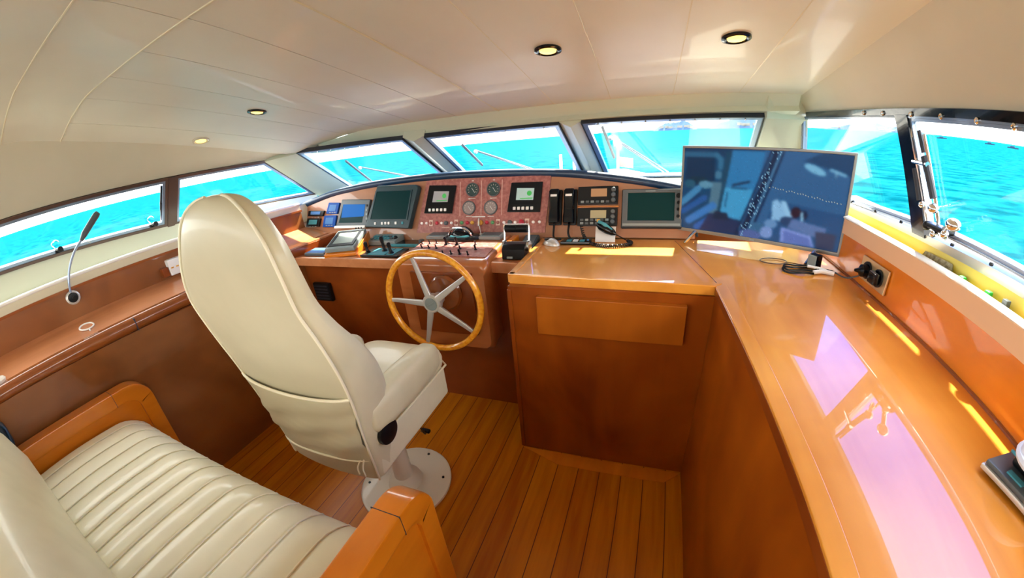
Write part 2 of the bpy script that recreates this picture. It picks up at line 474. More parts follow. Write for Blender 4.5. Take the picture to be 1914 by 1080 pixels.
# ceiling: strips between the seams, sloping down to the windscreen
def ceil_z(x, y):
    z = 1.66 + .18 * (2.12 - max(y, .45)) + (.06 * (.45 - y) if y < .45 else 0)
    d = max(0.0, (-1.85 - x) / .55)
    z -= .085 * d ** 1.6
    d = max(0.0, (x - .3) / .45)
    return z - .012 * d ** 2
seams = [-2.43, -2.21, -1.93, -1.645, -1.36, -1.07, -.80, -.48, -.185, .118, .43, .73]
cl = sempty('ceiling', (-.85, .3, 1.66))
cross = [YB, -.55, .37, .64, 2.125]
wide = [-2.43, -1.09, .73]
for x0, x1, y0, y1 in [(a, c, p, q) for a, c in zip(seams, seams[1:]) for p, q in [(.64, 2.125)]] + [(a, c, p, q) for a, c in zip(wide, wide[1:]) for p, q in zip(cross[:-1], cross[1:-1])]:
    if 1:
        g = .0022
        b = MB()
        def f(u, v, k, x0=x0, x1=x1, y0=y0, y1=y1):
            x, y = lerp(x0 + g, x1 - g, u), lerp(y0 + g, y1 - g, v)
            return (x, y, ceil_z(x, y) + k)
        nu, nv = max(4, int((x1 - x0) / .04)), 10
        dn = [[f(i / nu, j / nv, 0) for j in range(nv + 1)] for i in range(nu + 1)]
        bm = bmesh.new()
        A = [[bm.verts.new(p) for p in r] for r in dn]; B = [[bm.verts.new((p[0], p[1], p[2] + .012)) for p in r] for r in dn]
        for i in range(nu):
            for j in range(nv):
                bm.faces.new((A[i][j], A[i][j + 1], A[i + 1][j + 1], A[i + 1][j])); bm.faces.new((B[i][j], B[i + 1][j], B[i + 1][j + 1], B[i][j + 1]))
        for i in range(nu):
            bm.faces.new((A[i][0], A[i + 1][0], B[i + 1][0], B[i][0])); bm.faces.new((A[i + 1][nv], A[i][nv], B[i][nv], B[i + 1][nv]))
        for j in range(nv):
            bm.faces.new((A[0][j + 1], A[0][j], B[0][j], B[0][j + 1])); bm.faces.new((A[nu][j], A[nu][j + 1], B[nu][j + 1], B[nu][j]))
        bmesh.ops.recalc_face_normals(bm, faces=bm.faces[:])
        b._add(bm)
        b.build('panel', M['headliner'], cl, 50)
b = MB()                                                   # dark backing seen only in the gaps, and the roof above
n = 24
top = [[(lerp(-2.56, .79, i / n), y, ceil_z(lerp(-2.5, .8, i / n), y) + .016) for i in range(n + 1)] for y in (YB, -.5, .3, .45, .64, 1.2, 1.7, 2.14)]
bm = bmesh.new(); V = [[bm.verts.new(p) for p in r] for r in top]; V2 = [[bm.verts.new((p[0], p[1], p[2] + .05)) for p in r] for r in top]
for a, c in zip(V, V[1:]):
    for i in range(n): bm.faces.new((a[i], a[i + 1], c[i + 1], c[i]))
for a, c in zip(V2, V2[1:]):
    for i in range(n): bm.faces.new((a[i], c[i], c[i + 1], a[i + 1]))
b._add(bm); b.build('roof_backing', pmat('seam shadow', (.14, .12, .08), .8), cl)

M['bead'] = pmat('cream seam bead', (.82, .76, .58), .4)
for x in (-.80, -.48, -.185, .118, .43):
    b = MB(); b.tube([(x, lerp(.64, 2.125, k / 12), ceil_z(x, lerp(.64, 2.125, k / 12)) + (0 if x < -.7 else .0018)) for k in range(13)], .0036 if x < -.7 else .003, 6); b.build('seam_bead', M['bead'], cl)
for y in (.37, .64):
    b = MB(); b.tube([(lerp(-2.42, .72, k / 40), y, ceil_z(lerp(-2.42, .72, k / 40), y) + .001) for k in range(41)], .004, 6); b.build('seam_bead', M['bead'], cl)
# side liners between ceiling edge and window heads
def liner(xt, xb, tops, zb, flip):
    b = MB(); rows = []
    for y, zt in tops:
        zbb = zb if not callable(zb) else zb(y)
        prof = []
        for k in range(9):
            t = k / 8
            x = lerp(xt, xb, t) + (.018 if flip else -.018) * math.sin(PI * t)
            prof.append((x, y, lerp(zt, zbb, t)))
        back = [(p[0] + (.012 if flip else -.012), p[1], p[2]) for p in reversed(prof)]
        rows.append(prof + back)
    b.loft(rows); return b
ysL = [YB, -.6, 0, .35, .64, .9, 1.1, 1.3, 1.5, 1.7, 1.9, 2.06]
wl_ = MB()
b = liner(-2.40, -2.492, [(y, ceil_z(-2.40, y) + .009) for y in ysL], 1.572, False)
struct(b.build('wall_left_liner', M['liner']))
b = liner(.715, .793, [(y, ceil_z(.715, y) + .009) for y in ysL + [2.24]], 1.566, True)
struct(b.build('wall_right_liner', M['liner']))

# left wall: lower panel, nosing, ledge, back panel, lip, gutter
ysW = [YB + k * .2 for k in range(18)] + [2.0]
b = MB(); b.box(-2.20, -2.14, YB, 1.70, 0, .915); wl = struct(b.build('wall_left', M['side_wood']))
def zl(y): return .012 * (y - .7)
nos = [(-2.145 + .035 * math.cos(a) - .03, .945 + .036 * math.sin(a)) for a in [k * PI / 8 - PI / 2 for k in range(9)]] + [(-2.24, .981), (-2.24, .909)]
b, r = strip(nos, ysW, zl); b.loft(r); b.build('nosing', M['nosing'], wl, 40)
b = MB()
for yy in (.62, -.4):
    b.box(-2.21, -2.1385, yy - .002, yy + .002, .912, .975)
b.build('nosing_joint', M['rubber'], wl)
b, r = strip([(-2.17, .975), (-2.42, 1.03), (-2.42, 1.0), (-2.17, .945)], ysW, zl); b.loft(r); b.build('ledge', M['ledge'], wl)
b, r = strip([(-2.42, 1.0), (-2.425, 1.17), (-2.445, 1.17), (-2.445, 1.0)], ysW); b.loft(r); b.build('ledge_back_panel', M['side_wood'], wl)
b, r = strip([(-2.412, 1.165), (-2.412, 1.178), (-2.43, 1.178), (-2.43, 1.165)], ysW); b.loft(r); b.build('wood_bead', M['nosing'], wl)
b, r = strip([(-2.422, 1.176), (-2.422, 1.215), (-2.442, 1.215), (-2.442, 1.176)], ysW); b.loft(r); b.build('cream_band', M['band'], wl)
lipp = [(-2.432 + .016 * math.cos(a), 1.222 + .011 * math.sin(a)) for a in [k * 2 * PI / 10 for k in range(10)]]
b, r = strip(lipp, ysW); b.loft(r); b.build('lip', M['lip'], wl, 60)
def zwl(y): return 1.352 - .045 * (y - .22)
b = MB(); rr = []
for y in ysW + [2.35]:
    zb_ = zwl(y) - .012
    rr.append([(-2.44, y, 1.21), (-2.45, y, 1.15), (-2.56, y, 1.14), (-2.60 - .0, y, zb_), (-2.66, y, zb_), (-2.66, y, 1.08), (-2.44, y, 1.08)])
b.loft(rr); b.build('gutter', M['post'], wl)

# right wall: vertical back panel of the counter, cream band, lip, gutter
b, r = strip([(.80, .93), (.803, 1.098), (.822, 1.098), (.822, .93)], ysW + [2.1]); b.loft(r); wr = struct(b.build('wall_right', M['amber_wood']))
b, r = strip([(.796, 1.096), (.796, 1.155), (.822, 1.155), (.822, 1.096)], ysW + [2.1]); b.loft(r); b.build('cream_band', M['bounce_band'], wr)
lipp = [(.807 + .016 * math.cos(a), 1.159 + .008 * math.sin(a)) for a in [k * 2 * PI / 10 for k in range(10)]]
b, r = strip(lipp, ysW + [2.1]); b.loft(r); b.build('lip', M['lip'], wr, 60)
b = MB(); rr = []
for y in ysW + [2.4]:
    zt_ = 1.212 - .018 * (y - .6)
    rr.append([(.822, y, 1.155), (.824, y, 1.105), (.846, y, 1.10), (.866, y, zt_), (.90, y, zt_), (.90, y, 1.02), (.822, y, 1.02)])
b.loft(rr); b.build('gutter', M['gutter'], wr)

# unseen aft bulkhead, added and left part open to limit light from behind
b = MB(); b.box(-2.5, .9, YB - .06, YB - .01, 0, 1.12); struct(b.build('added_wall_back', M['cabinet']))
b = MB(); b.box(-.3, .9, YB - .06, YB - .01, 1.12, 2.1); struct(b.build('added_wall_back_right', M['liner']))
b = MB(); b.box(-2.9, 1.4, -4.2, YB - .06, 2.34, 2.44); struct(b.build('added_aft_shade', M['deck']))  # roof added out of view to cut blue skylight from aft
# front: header above the windscreens, corner posts and mullions, shelf behind the coaming
b = MB()
hdr = []
for x in [-2.46, -2.2, -1.8, -1.4, -.9, -.4, 0, .4, .72]:
    zt = ceil_z(x, 2.12) + .004
    hdr.append([(x, 2.10, zt), (x, 2.125, 1.60 if x > -2.3 else 1.615), (x, 2.10, 1.575 if x > -2.3 else 1.59), (x, 2.16, 1.56 if x > -2.3 else 1.58), (x, 2.26, 1.60), (x, 2.2, zt + .02)])
b.loft(hdr); wf = struct(b.build('wall_front', M['post']))
def post(q, t, nm='mullion', ridge=0.0):
    b = MB()
    if ridge:
        q = [Vector(p) for p in q]; n = (q[1] - q[0]).cross(q[3] - q[0]).normalized()
        if n.y > 0: n = -n
        b.loft([[a, a.lerp(c, .55) + n * ridge, c, c - n * t, a - n * t] for a, c in ((q[0], q[1]), (q[3], q[2]))])
        return b.build(nm, M['post'], wf, 15)
    b.slab(q, t); return b.build(nm, M['post'], wf)
WS = dict(W3=[(-2.402, 2.06, 1.60), (-1.456, 2.09, 1.582), (-1.432, 2.66, 1.225), (-2.465, 2.70, 1.20)],
          W4=[(-1.302, 2.097, 1.577), (-.461, 2.107, 1.570), (-.409, 2.70, 1.20), (-1.294, 2.70, 1.20)],
          W5=[(-.344, 2.112, 1.567), (.560, 2.125, 1.559), (.625, 2.70, 1.20), (-.272, 2.70, 1.20)])
post([WS['W3'][1], WS['W4'][0], WS['W4'][3], WS['W3'][2]], .04, 'mullion', .035)
post([WS['W4'][1], WS['W5'][0], WS['W5'][3], WS['W4'][2]], .04, 'mullion', .035)
post([WS['W5'][1], (.803, 2.25, 1.565), (.875, 2.44, 1.16), WS['W5'][2]], .05, 'corner_post')
post([(.56, 2.12, 1.69), (.80, 2.24, 1.67), (.81, 2.26, 1.54), (.56, 2.13, 1.54)], .04, 'corner_filler')
post([(-2.50, 1.85, 1.578), WS['W3'][0], WS['W3'][3], (-2.635, 2.40, 1.235)], .05, 'corner_post')
b = MB(); b.loft([[(x, 2.36, 1.00), (x, 2.78, 1.06), (x, 2.78, 1.16), (x, 2.72, 1.20), (x, 2.36, 1.10)] for x in (-2.62, .90)])
b.build('windscreen_shelf', M['post'], wf)
# lower front wall behind the helm, out of sight under the dash
b = MB(); b.box(-2.62, 1.0, 2.72, 2.78, 0, 1.12); b.build('firewall', M['dark_wood'], wf)

# ---- windows
def quad_pt(q, u, v):
    a = Vector(q[0]).lerp(Vector(q[1]), u); c = Vector(q[3]).lerp(Vector(q[2]), u); return a.lerp(c, v)
def inset(q, d):
    P = [Vector(p) for p in q]; out = []
    for i in range(4):
        a, p, c = P[i - 1], P[i], P[(i + 1) % 4]
        e1, e2 = (a - p).normalized(), (c - p).normalized()
        s = e1.cross(e2).length
        out.append(p + (e1 + e2) * (d / max(s, .3)))
    return out
def ring(b, q0, q1, t, off=0.0):
    """solid frame between outline q0 and outline q1"""
    P, Q = [Vector(p) for p in q0], [Vector(p) for p in q1]
    n = (P[1] - P[0]).cross(P[3] - P[0]).normalized()
    for i in range(4):
        j = (i + 1) % 4
        face = [P[i], P[j], Q[j], Q[i]]
        b.loft([[p + n * (off - t / 2) for p in face], [p + n * (off + t / 2) for p in face]])
def window(k, q, label, inner='bluealu', outer='rubber', w0=.022, w1=.020, toward=1):
    """q: TL TR BR BL seen from inside"""
    c = sum((Vector(p) for p in q), Vector()) / 4
    o = sempty('window_%d' % k, c); o['label'] = label
    q1, q2 = inset(q, w0), inset(q, w0 + w1)
    b = MB(); ring(b, q, q1, .030); b.build('outer_frame', M[outer], o)
    b = MB(); ring(b, q1, q2, .022); b.build('inner_frame', M[inner], o)
    b = MB(); b.slab(q2, .006); b.build('glass', M['glass'], o)
    return o
def studs(par, p0, p1, n, r, mat, nrm, name='screw', skip=()):
    nrm = Vector(nrm).normalized()
    for i in range(n):
        p = Vector(p0).lerp(Vector(p1), (i + .5) / n)
        b = MB(); b.lathe([(r, -.004), (r, .003), (r * .6, .006)], Matrix.Translation(p) @ nrm.to_track_quat('Z', 'Y').to_matrix().to_4x4(), 10)
        b.build(name, M[mat], par)
wx = lambda z: -2.5 - .12 * (1.565 - z) / .285
def LW(y, z): return (wx(z), y, z)
def RWp(y, z): return (.805 + .065 * (1.53 - z) / .32, y, z)
# left side
ql = [LW(-.55, 1.572), LW(1.165, 1.572), LW(1.125, zwl(1.12) - .012), LW(-.60, zwl(-.60) - .012)]
w = window(1, ql, 'opening side window on the port side', outer='brownstrip', w0=.016, w1=.016)
studs(w, LW(-.2, 1.566), LW(1.15, 1.566), 9, .0045, 'chrome', (1, 0, -.3)); studs(w, LW(-.2, zwl(-.2) - .004), LW(1.12, zwl(1.12) - .004), 8, .0045, 'chrome', (1, 0, -.3))
for yy in (.522, 1.04):                                     # black window catches
    b = MB(); z0 = zwl(yy) + .012
    b.cyl((wx(z0) + .012, yy, z0), (wx(z0) + .06, yy, z0 + .004), .011, .014, 12); b.box(wx(z0) + .0, wx(z0) + .03, yy - .02, yy + .02, z0 - .012, z0 + .006, .003)
    ct = b.build('catch', M['black'], w)
    b = MB(); b.tube([(wx(z0) + .03, yy - .01, z0), (wx(z0) + .035, yy - .03, z0 + .035), (wx(z0) + .03, yy - .005, z0 + .05), (wx(z0) + .025, yy + .01, z0 + .04)], .003, 6, smooth=4); b.build('wire_loop', M['chrome'], ct)
b = MB(); b.cyl(LW(1.125, 1.53), LW(1.105, 1.40), .006); b.cyl(LW(1.113, 1.44), LW(1.105, 1.34), .009); b.build('stay', M['black'], w)
ql2 = [LW(1.21, 1.572), LW(1.85, 1.572), LW(2.40, 1.242), LW(1.17, zwl(1.19) - .014)]
w = window(2, ql2, 'fixed triangular-ended side window ahead of the port mullion', outer='brownstrip', w0=.016, w1=.014)
studs(w, LW(1.25, 1.566), LW(1.83, 1.566), 5, .0045, 'chrome', (1, 0, -.3))
b = MB(); b.slab([LW(1.165, 1.570), LW(1.21, 1.570), LW(1.17, zwl(1.19) - .02), LW(1.125, zwl(1.12) - .02)], .036); b.build('mullion', M['brownstrip'], wl)
# windscreens
for k, (nm, lb) in enumerate((('W3', 'port windscreen pane'), ('W4', 'centre windscreen pane'), ('W5', 'starboard windscreen pane'))):
    w = window(3 + k, WS[nm], lb, w0=.006, w1=.024)
    a, c = Vector(WS[nm][0]), Vector(WS[nm][1])
    n = Vector((0, -.62, -1))
    studs(w, a + Vector((.03, -.004, -.022)), c + Vector((-.03, -.004, -.022)), 7, .004, 'chrome', (0, -.6, -.5))
# right side
qr = [RWp(2.26, 1.556), RWp(1.385, 1.552), RWp(1.292, 1.222), RWp(2.40, 1.18)]
w = window(6, qr, 'fixed side window ahead of the black starboard mullion', outer='bluealu', w0=.006, w1=.010)
studs(w, RWp(2.0, 1.552), RWp(1.5, 1.545), 3, .0065, 'chrome', (-1, 0, -.3))
qr2 = [RWp(1.33, 1.550), RWp(-.5, 1.535), RWp(-.5, 1.222), RWp(1.242, 1.232)]
w = window(7, qr2, 'opening side window aft of the black starboard mullion', outer='bluealu', w0=.006, w1=.010)
b = MB(); b.slab([RWp(1.392, 1.553), RWp(1.322, 1.553), RWp(1.232, 1.20), RWp(1.302, 1.20)], .036); mu = b.build('mullion', M['gloss_black'], wr)
b = MB(); b.slab([RWp(2.2, 1.575), RWp(-.5, 1.566), RWp(-.5, 1.530), RWp(2.2, 1.550)], .030); hs = b.build('head_strip', M['gloss_black'], wr)
for yy, zz in ((1.60, 1.553), (1.466, 1.550), (1.299, 1.547), (1.152, 1.543), (1.006, 1.537), (.879, 1.531), (.74, 1.528)):
    b = MB(); pp = Vector(RWp(yy, zz + .008)) + Vector((-.015, 0, -.003))
    b.lathe([(.0085, -.004), (.0085, .003), (.005, .006), (.003, .004)], Matrix.Translation(pp) @ Vector((-1, 0, -.2)).to_track_quat('Z', 'Y').to_matrix().to_4x4(), 14); b.build('stud', M['chrome'], hs)
# sill rail with screws, latch hardware
b = MB(); b.slab([RWp(2.40, 1.192), RWp(-.5, 1.236), RWp(-.5, 1.205), RWp(2.40, 1.166)], .026); sr = b.build('sill_rail', M['alu'], wr)
for yy in (1.75, 1.55, 1.374, 1.10, .936, .80):
    pp = Vector(RWp(yy, 1.220 - .015 * (yy - .9))) + Vector((-.014, 0, .0)); b = MB(); b.lathe([(.005, -.003), (.005, .004)], Matrix.Translation(pp) @ Vector((-1, 0, .2)).to_track_quat('Z', 'Y').to_matrix().to_4x4(), 8); b.build('screw', M['black'], sr)
def inb(p, d=.02): v = Vector(p); return Vector((v.x - d, v.y, v.z - d * .2))
b = MB(); b.tube([inb(RWp(1.262, 1.51), .016), inb(RWp(1.24, 1.45), .018)], .006, 8); b.tube([inb(RWp(1.236, 1.44), .018), inb(RWp(1.185, 1.33), .022)], .0105, 10); b.tube([inb(RWp(1.290, 1.40), .016), inb(RWp(1.262, 1.31), .018)], .009, 10); b.build('gas_strut', M['rubber'], w)
b = MB(); b.tube([inb(RWp(1.317, 1.512), .012), inb(RWp(1.228, 1.25), .014)], .0055, 8); b.tube([inb(RWp(1.304, 1.418), .012), inb(RWp(1.215, 1.420), .022)], .0075, 10); b.tube([inb(RWp(1.245, 1.50), .012), inb(RWp(1.17, 1.26), .014)], .005, 8)
b.ball(inb(RWp(1.247, 1.30), .02), .010); b.build('stay_rod', M['chrome'], w)
b = MB(); p = inb(RWp(1.150, 1.312), .045); b.tube([inb(RWp(1.20, 1.295), .015), p], .007, 10); b.ball(p, .014, (1, 1.4, 1)); b.build('latch_knob', M['chrome'], w)
b = MB(); b.xbox(Matrix.Translation(inb(RWp(1.155, 1.252), .022)), .034, .11, .016, .005); b.ball(inb(RWp(1.20, 1.25), .03), .014); b.build('latch_body', M['black'], w)
b = MB(); p = inb(RWp(1.05, 1.292), .05); b.tube([inb(RWp(1.115, 1.262), .03), p], .008, 10); b.ball(p, .017, (1, 1.5, 1)); b.ball(inb(RWp(1.10, 1.252), .04), .012); b.ball(inb(RWp(1.15, 1.240), .042), .010); b.tube([inb(RWp(1.23, 1.246), .02), inb(RWp(1.10, 1.240), .035)], .006, 8); b.build('latch_handle', M['chrome'], w)

# ================================================================== HELM CONSOLE
T = math.atan(.35)
DO, EX, EY, EN = (0, 2.0, .94), (1, 0, 0), (0, math.sin(T), math.cos(T)), (0, -math.cos(T), math.sin(T))
DASH = frame(DO, EX, EY, EN)
def dp(x, s, n=0): return DASH @ Vector((x, s, n))
arch = [(-2.60, .235), (-2.44, .277), (-2.19, .335), (-1.98, .362), (-1.78, .380), (-1.56, .391), (-1.34, .398), (-1.15, .400), (-.96, .397), (-.79, .393), (-.62, .385), (-.46, .374), (-.31, .357), (-.16, .335), (-.02, .312), (.10, .288), (.25, .255)]
helm = thing('helm_console', 'wide varnished wood helm console with arched dashboard under the windscreens', 'console', (-1.3, 1.9, 0))
b = MB()
b.prism([(-2.60, -.06), (-.56, -.06), (-.56, .019), (.25, .019)] + [(x, s) for x, s in reversed(arch)], -.05, 0, DASH); b.build('dashboard', M['dash'], helm)
b = MB(); b.loft([[dp(x, s - .002, -.02), (x, 2.52, lerp(dp(x, s).z, 1.18, .6)), (x, 2.70, 1.16), (x, 2.62, 1.10), dp(x, s - .03, -.045)] for x, s in arch]); b.build('coaming_top', M['navy'], helm)
pts = [(-2.66, 1.88, 1.125), (-2.63, 1.97, 1.145)] + [dp(x, s + .006, -.004) for x, s in arch]
b = MB(); b.tube(pts, .023, 12, smooth=3); b.build('coaming_roll', M['navy'], helm, 70)
b = MB(); b.box(-2.13, -.562, 1.63, 2.03, .895, .93); b.box(-.735, -.562, 1.63, 2.03, .90, .931); b.build('desk_top', M['desk'], helm)
b = MB(); b.box(-2.13, -.562, 1.612, 1.64, .875, .934, .008); b.build('desk_nosing', M['ledge'], helm)
b = MB(); b.box(-2.135, -.562, 1.675, 1.72, 0, .89); b.build('front_panel', M['dark_wood'], helm)
b = MB(); b.box(-2.60, -2.135, 1.575, 2.06, .90, .995, .004); b.build('side_shelf', M['ledge'], helm)
b = MB(); b.box(-2.142, -2.128, 1.58, 2.04, .93, .985, .003); b.build('shelf_fascia', M['dark_wood'], helm)
# wheel pod
def podring(y, x0, x1, z0, z1, r=.03, n=5):
    P = []
    for cx, cz, a0 in ((x1 - r, z1 - r, 0), (x0 + r, z1 - r, 90), (x0 + r, z0 + r, 180), (x1 - r, z0 + r, 270)):
        for k in range(n + 1):
            a = math.radians(a0 + 90 * k / n); P.append((cx + r * math.cos(a), y, cz + r * math.sin(a)))
    return P
b = MB()
b.loft([podring(1.96, -1.275, -.738, .50, .985, .012), podring(1.60, -1.268, -.73, .47, .960, .03), podring(1.555, -1.26, -.725, .462, .953, .035), podring(1.525, -1.24, -.74, .475, .93, .045)])
pod = b.build('wheel_pod', M['desk'], helm, 50)
b = MB(); b.box(-1.155, -.80, 1.508, 1.535, .56, .905, .004); b.build('pod_front_plate', M['dark_wood'], helm)
b = MB(); b.lathe([(.095, 0), (.095, .012), (.085, .025), (.05, .028)], frame((-.955, 1.512, .80), (1, 0, 0), (0, 0, 1), (0, -1, 0)), 32); b.build('wheel_boss', M['nosing'], helm, 30)

# steering wheel
wc = Vector((-.982, 1.42, .78))
sw = thing('steering_wheel', 'five-spoke steering wheel with yellow burl rim and aluminium hub', 'steering wheel', wc)
b = MB(); b.tube([wc + Vector((.260 * math.cos(a), 0, .260 * math.sin(a))) for a in [k * 2 * PI / 64 for k in range(64)]], .0165, 14, closed=True); b.build('rim', M['rim_burl'], sw, 80)
for a in (108, 36, -36, -108, 180):
    t = math.radians(a); d = Vector((math.cos(t), 0, math.sin(t))); n = Vector((-math.sin(t), 0, math.cos(t))); f = Vector((0, 1, 0))
    rows = []
    for r, wd, dep, yo in ((.035, .018, .010, -.012), (.12, .015, .008, -.006), (.20, .012, .007, 0), (.252, .010, .006, .0)):
        c = wc + d * r + f * yo
        rows.append([c + n * wd - f * dep * .4, c + n * wd * .7 - f * dep, c - n * wd * .7 - f * dep, c - n * wd - f * dep * .4, c - n * wd * .8 + f * dep, c + n * wd * .8 + f * dep])
    b = MB(); b.loft(rows); b.build('spoke', M['alu'], sw, 50)
hubm = frame(wc, (1, 0, 0), (0, 0, 1), (0, -1, 0))
b = MB(); b.lathe([(.030, -.07), (.036, -.03), (.048, -.012), (.050, .014), (.044, .022), (.036, .022)], hubm, 32); b.build('hub', M['alu'], sw, 40)
b = MB(); b.lathe([(.034, .0195), (.034, .0235), (.030, .025)], hubm, 32); b.box(-.022, .022, -.004, .004, .024, .0262, .002, xf=hubm @ Matrix.Rotation(.5, 4, 'Z')); b.build('emblem_cap', M['light_grey'], sw, 40)
b = MB(); b.cyl(wc + Vector((0, .06, 0)), wc + Vector((.01, .10, .008)), .03); b.build('shaft', M['chrome'], sw)

# ---- helper for flat dash instruments
def dbox(x0, x1, s0, s1, n0, n1, bev=.003):
    return MB().box(x0, x1, s0, s1, n0, n1, bev, xf=DASH)
def dthing(name, label, cat, x, s, group=None): return thing(name, label, cat, dp(x, s), group)

# burgundy instrument panel
ip = dthing('instrument_panel', 'burgundy burl instrument panel with four round gauges and a row of lamps', 'instrument panel', -.95, .06)
def dquad(L, n0, n1): return MB().prism(L, n0, n1, DASH)
b = dquad([(-1.415, .045), (-.548, .045), (-.522, .372), (-1.345, .380)], .001, .008); b.build('panel_board', M['burl'], ip)
for xx, tilt in ((-1.10, .0), (-.955, .0), (-.82, .0)):
    b = MB(); b.box(xx - .0015, xx + .0015, .15, .36, .0075, .0088, xf=DASH); b.build('engraved_line', M['lamp_pink'], ip)
for (gx, gs, fm) in ((-1.014, .306, 'gauge_dark'), (-.874, .304, 'gauge_dark'), (-1.036, .197, 'gauge_grey'), (-.890, .195, 'gauge_grey')):
    G = DASH @ Matrix.Translation((gx, gs, .008))
    b = MB(); b.lathe([(.041, 0), (.041, .006), (.037, .008), (.035, .005)], G, 28); g = b.build('gauge', M[fm], ip)
    b = MB(); b.band([(.043 * math.cos(k * PI / 16), .043 * math.sin(k * PI / 16)) for k in range(32)], [(.038 * math.cos(k * PI / 16), .038 * math.sin(k * PI / 16)) for k in range(32)], 0, .009, G); b.build('gauge_ring', M['grey'], g)
    b = MB()
    for k in range(9):
        a = math.radians(-120 + 30 * k) + PI / 2; b.xbox(G @ Matrix.Translation((.028 * math.cos(a), .028 * math.sin(a), .0062)) @ Matrix.Rotation(a, 4, 'Z'), .008, .002, .001)
    b.build('gauge_mark', M['ink'], g)
    b = MB(); b.xbox(G @ Matrix.Translation((.006, -.004, .0068)) @ Matrix.Rotation(2.2, 4, 'Z'), .034, .0022, .001); b.build('needle', M['white'], g)
    b = MB(); b.xbox(G @ Matrix.Translation((0, .056, .0006)), .012, .007, .001); b.build('label_plate', M['ink'], ip); b = MB(); b.xbox(G @ Matrix.Translation((0, -.052, .0006)), .040, .004, .001); b.build('label_plate', M['ink'], ip)
b = dbox(-1.015, -.926, .139, .145, .007, .0095, .001); b.build('label_plate', M['white'], ip)
b = dbox(-1.227, -1.171, .075, .079, .007, .0095, .001); b.build('label_plate', M['lamp_pink'], ip)
row = [(-1.375, 'w'), (-1.339, 'w'), (-1.306, 'q'), (-1.262, 'r'), (-1.227, 'w'), (-1.196, 'd'), (-1.156, 'w'), (-1.123, 'q'), (-1.084, 'g'), (-1.046, 'r'), (-1.011, 'y'), (-.955, 'k'), (-.913, 'r'), (-.875, 'g'), (-.840, 'q'), (-.802, 'w'), (-.765, 'd'), (-.731, 'w'), (-.692, 'R'), (-.657, 'q'), (-.619, 'w'), (-.582, 'w')]
for x, c in row:
    G = DASH @ Matrix.Translation((x, .106, .008))
    if c == 'q':
        b = MB(); b.box(-.013, .013, -.018, .020, 0, .004, .001, xf=G); q = b.build('indicator_lamp', M['lamp_pink'], ip)
        b = MB(); b.lathe([(.010, .003), (.010, .009), (.007, .012)], G, 14); b.build('push_button', M['burl'], q)
    elif c == 'k':
        b = MB(); b.lathe([(.016, 0), (.016, .012), (.010, .014)], G, 18); q = b.build('key_switch', M['lamp_yellow'], ip)
        b = MB(); b.box(-.005, .005, -.024, .024, .013, .030, .002, xf=G); b.build('key', M['chrome'], q)
        b = MB(); b.tube([G @ Vector((0, -.02, .02)), G @ Vector((.004, -.045, .018)), G @ Vector((.010, -.070, .016))], .0025, 6); b.box(.0, .022, -.095, -.066, .012, .018, .003, xf=G); b.build('key_fob', M['white'], q)
    else:
        mm = {'w': 'lamp_white', 'r': 'lamp_red', 'R': 'lamp_red', 'd': 'grey', 'g': 'lamp_green', 'y': 'lamp_yellow'}[c]
        rr = {'w': .0085, 'R': .016, 'd': .014}.get(c, .0115)
        b = MB(); b.lathe([(rr, 0), (rr, .007), (rr * .6, .011)], G, 16); b.build('indicator_lamp', M[mm], ip)

# engine monitors
def engine_monitor(label, C, S, K, lcd):
    (x0, s1), (x1, s1b), (x2, s0b), (x3, s0) = C
    o = dthing('engine_monitor', label, 'monitor', (x0 + x1) / 2, s0, 'engine monitors on the burgundy panel')
    b = MB(); b.prism([(x3, s0), (x2, s0b), (x1, s1b), (x0, s1)], .0085, .020, DASH, .003); b.build('bezel', M['gloss_black'], o)
    b = MB(); b.prism(S, .019, .0215, DASH); sc = b.build('screen', M[lcd], o)
    mx, ms = sum(p[0] for p in S) / 4, sum(p[1] for p in S) / 4
    b = MB(); b.lathe([(.015, .0212), (.015, .0220)], DASH @ Matrix.Translation((mx + .026, ms + .004, 0)), 16); b.box(mx - .03, mx + .045, ms - .028, ms - .022, .0212, .022, xf=DASH); b.build('screen_mark', M['lcd_green'], sc)
    for i in range(5):
        xx = lerp(K[0][0], K[1][0], i / 4); ss = lerp(K[0][1], K[1][1], i / 4)
        b = dbox(xx - .009, xx + .009, ss - .009, ss + .009, .019, .025, .003); b.build('button', M['white'], o)
engine_monitor('black square engine monitor with dull grey screen left of the round gauges', [(-1.318, .347), (-1.124, .338), (-1.153, .164), (-1.354, .169)], [(-1.293, .238), (-1.181, .236), (-1.172, .302), (-1.281, .307)], [(-1.311, .189), (-1.198, .188)], 'lcd_grey')
engine_monitor('black square engine monitor with bright pale screen beside the handsets', [(-.758, .336), (-.567, .334), (-.579, .161), (-.781, .165)], [(-.726, .234), (-.621, .231), (-.616, .298), (-.721, .302)], [(-.735, .185), (-.628, .185)], 'lcd_bright')

# large radar display
rd = dthing('radar_display', 'large green-grey radar display with dark screen in the dashboard', 'display', -1.6, .08)
b = MB(); b.prism([(-1.815, .084), (-1.455, .070), (-1.385, .335), (-1.400, .352), (-1.716, .362)], .001, .048, DASH, .008); b.build('case', M['green_grey'], rd)
b = MB(); b.prism([(-1.765, .136), (-1.470, .131), (-1.436, .315), (-1.712, .322)], .047, .050, DASH); b.build('screen', M['teal_screen'], rd)
b = MB(); b.band([(-1.780, .131), (-1.462, .126), (-1.427, .320), (-1.722, .328)], [(-1.765, .136), (-1.470, .131), (-1.436, .315), (-1.712, .322)], .046, .0525, DASH); b.build('screen_surround', M['green_grey'], rd)
for x in (-1.724, -1.665, -1.637, -1.61, -1.553, -1.50):
    b = dbox(x - .008, x + .008, .098, .116, .047, .053, .003); b.build('button', M['white'] if x != -1.5 else M['teal_light'], rd)
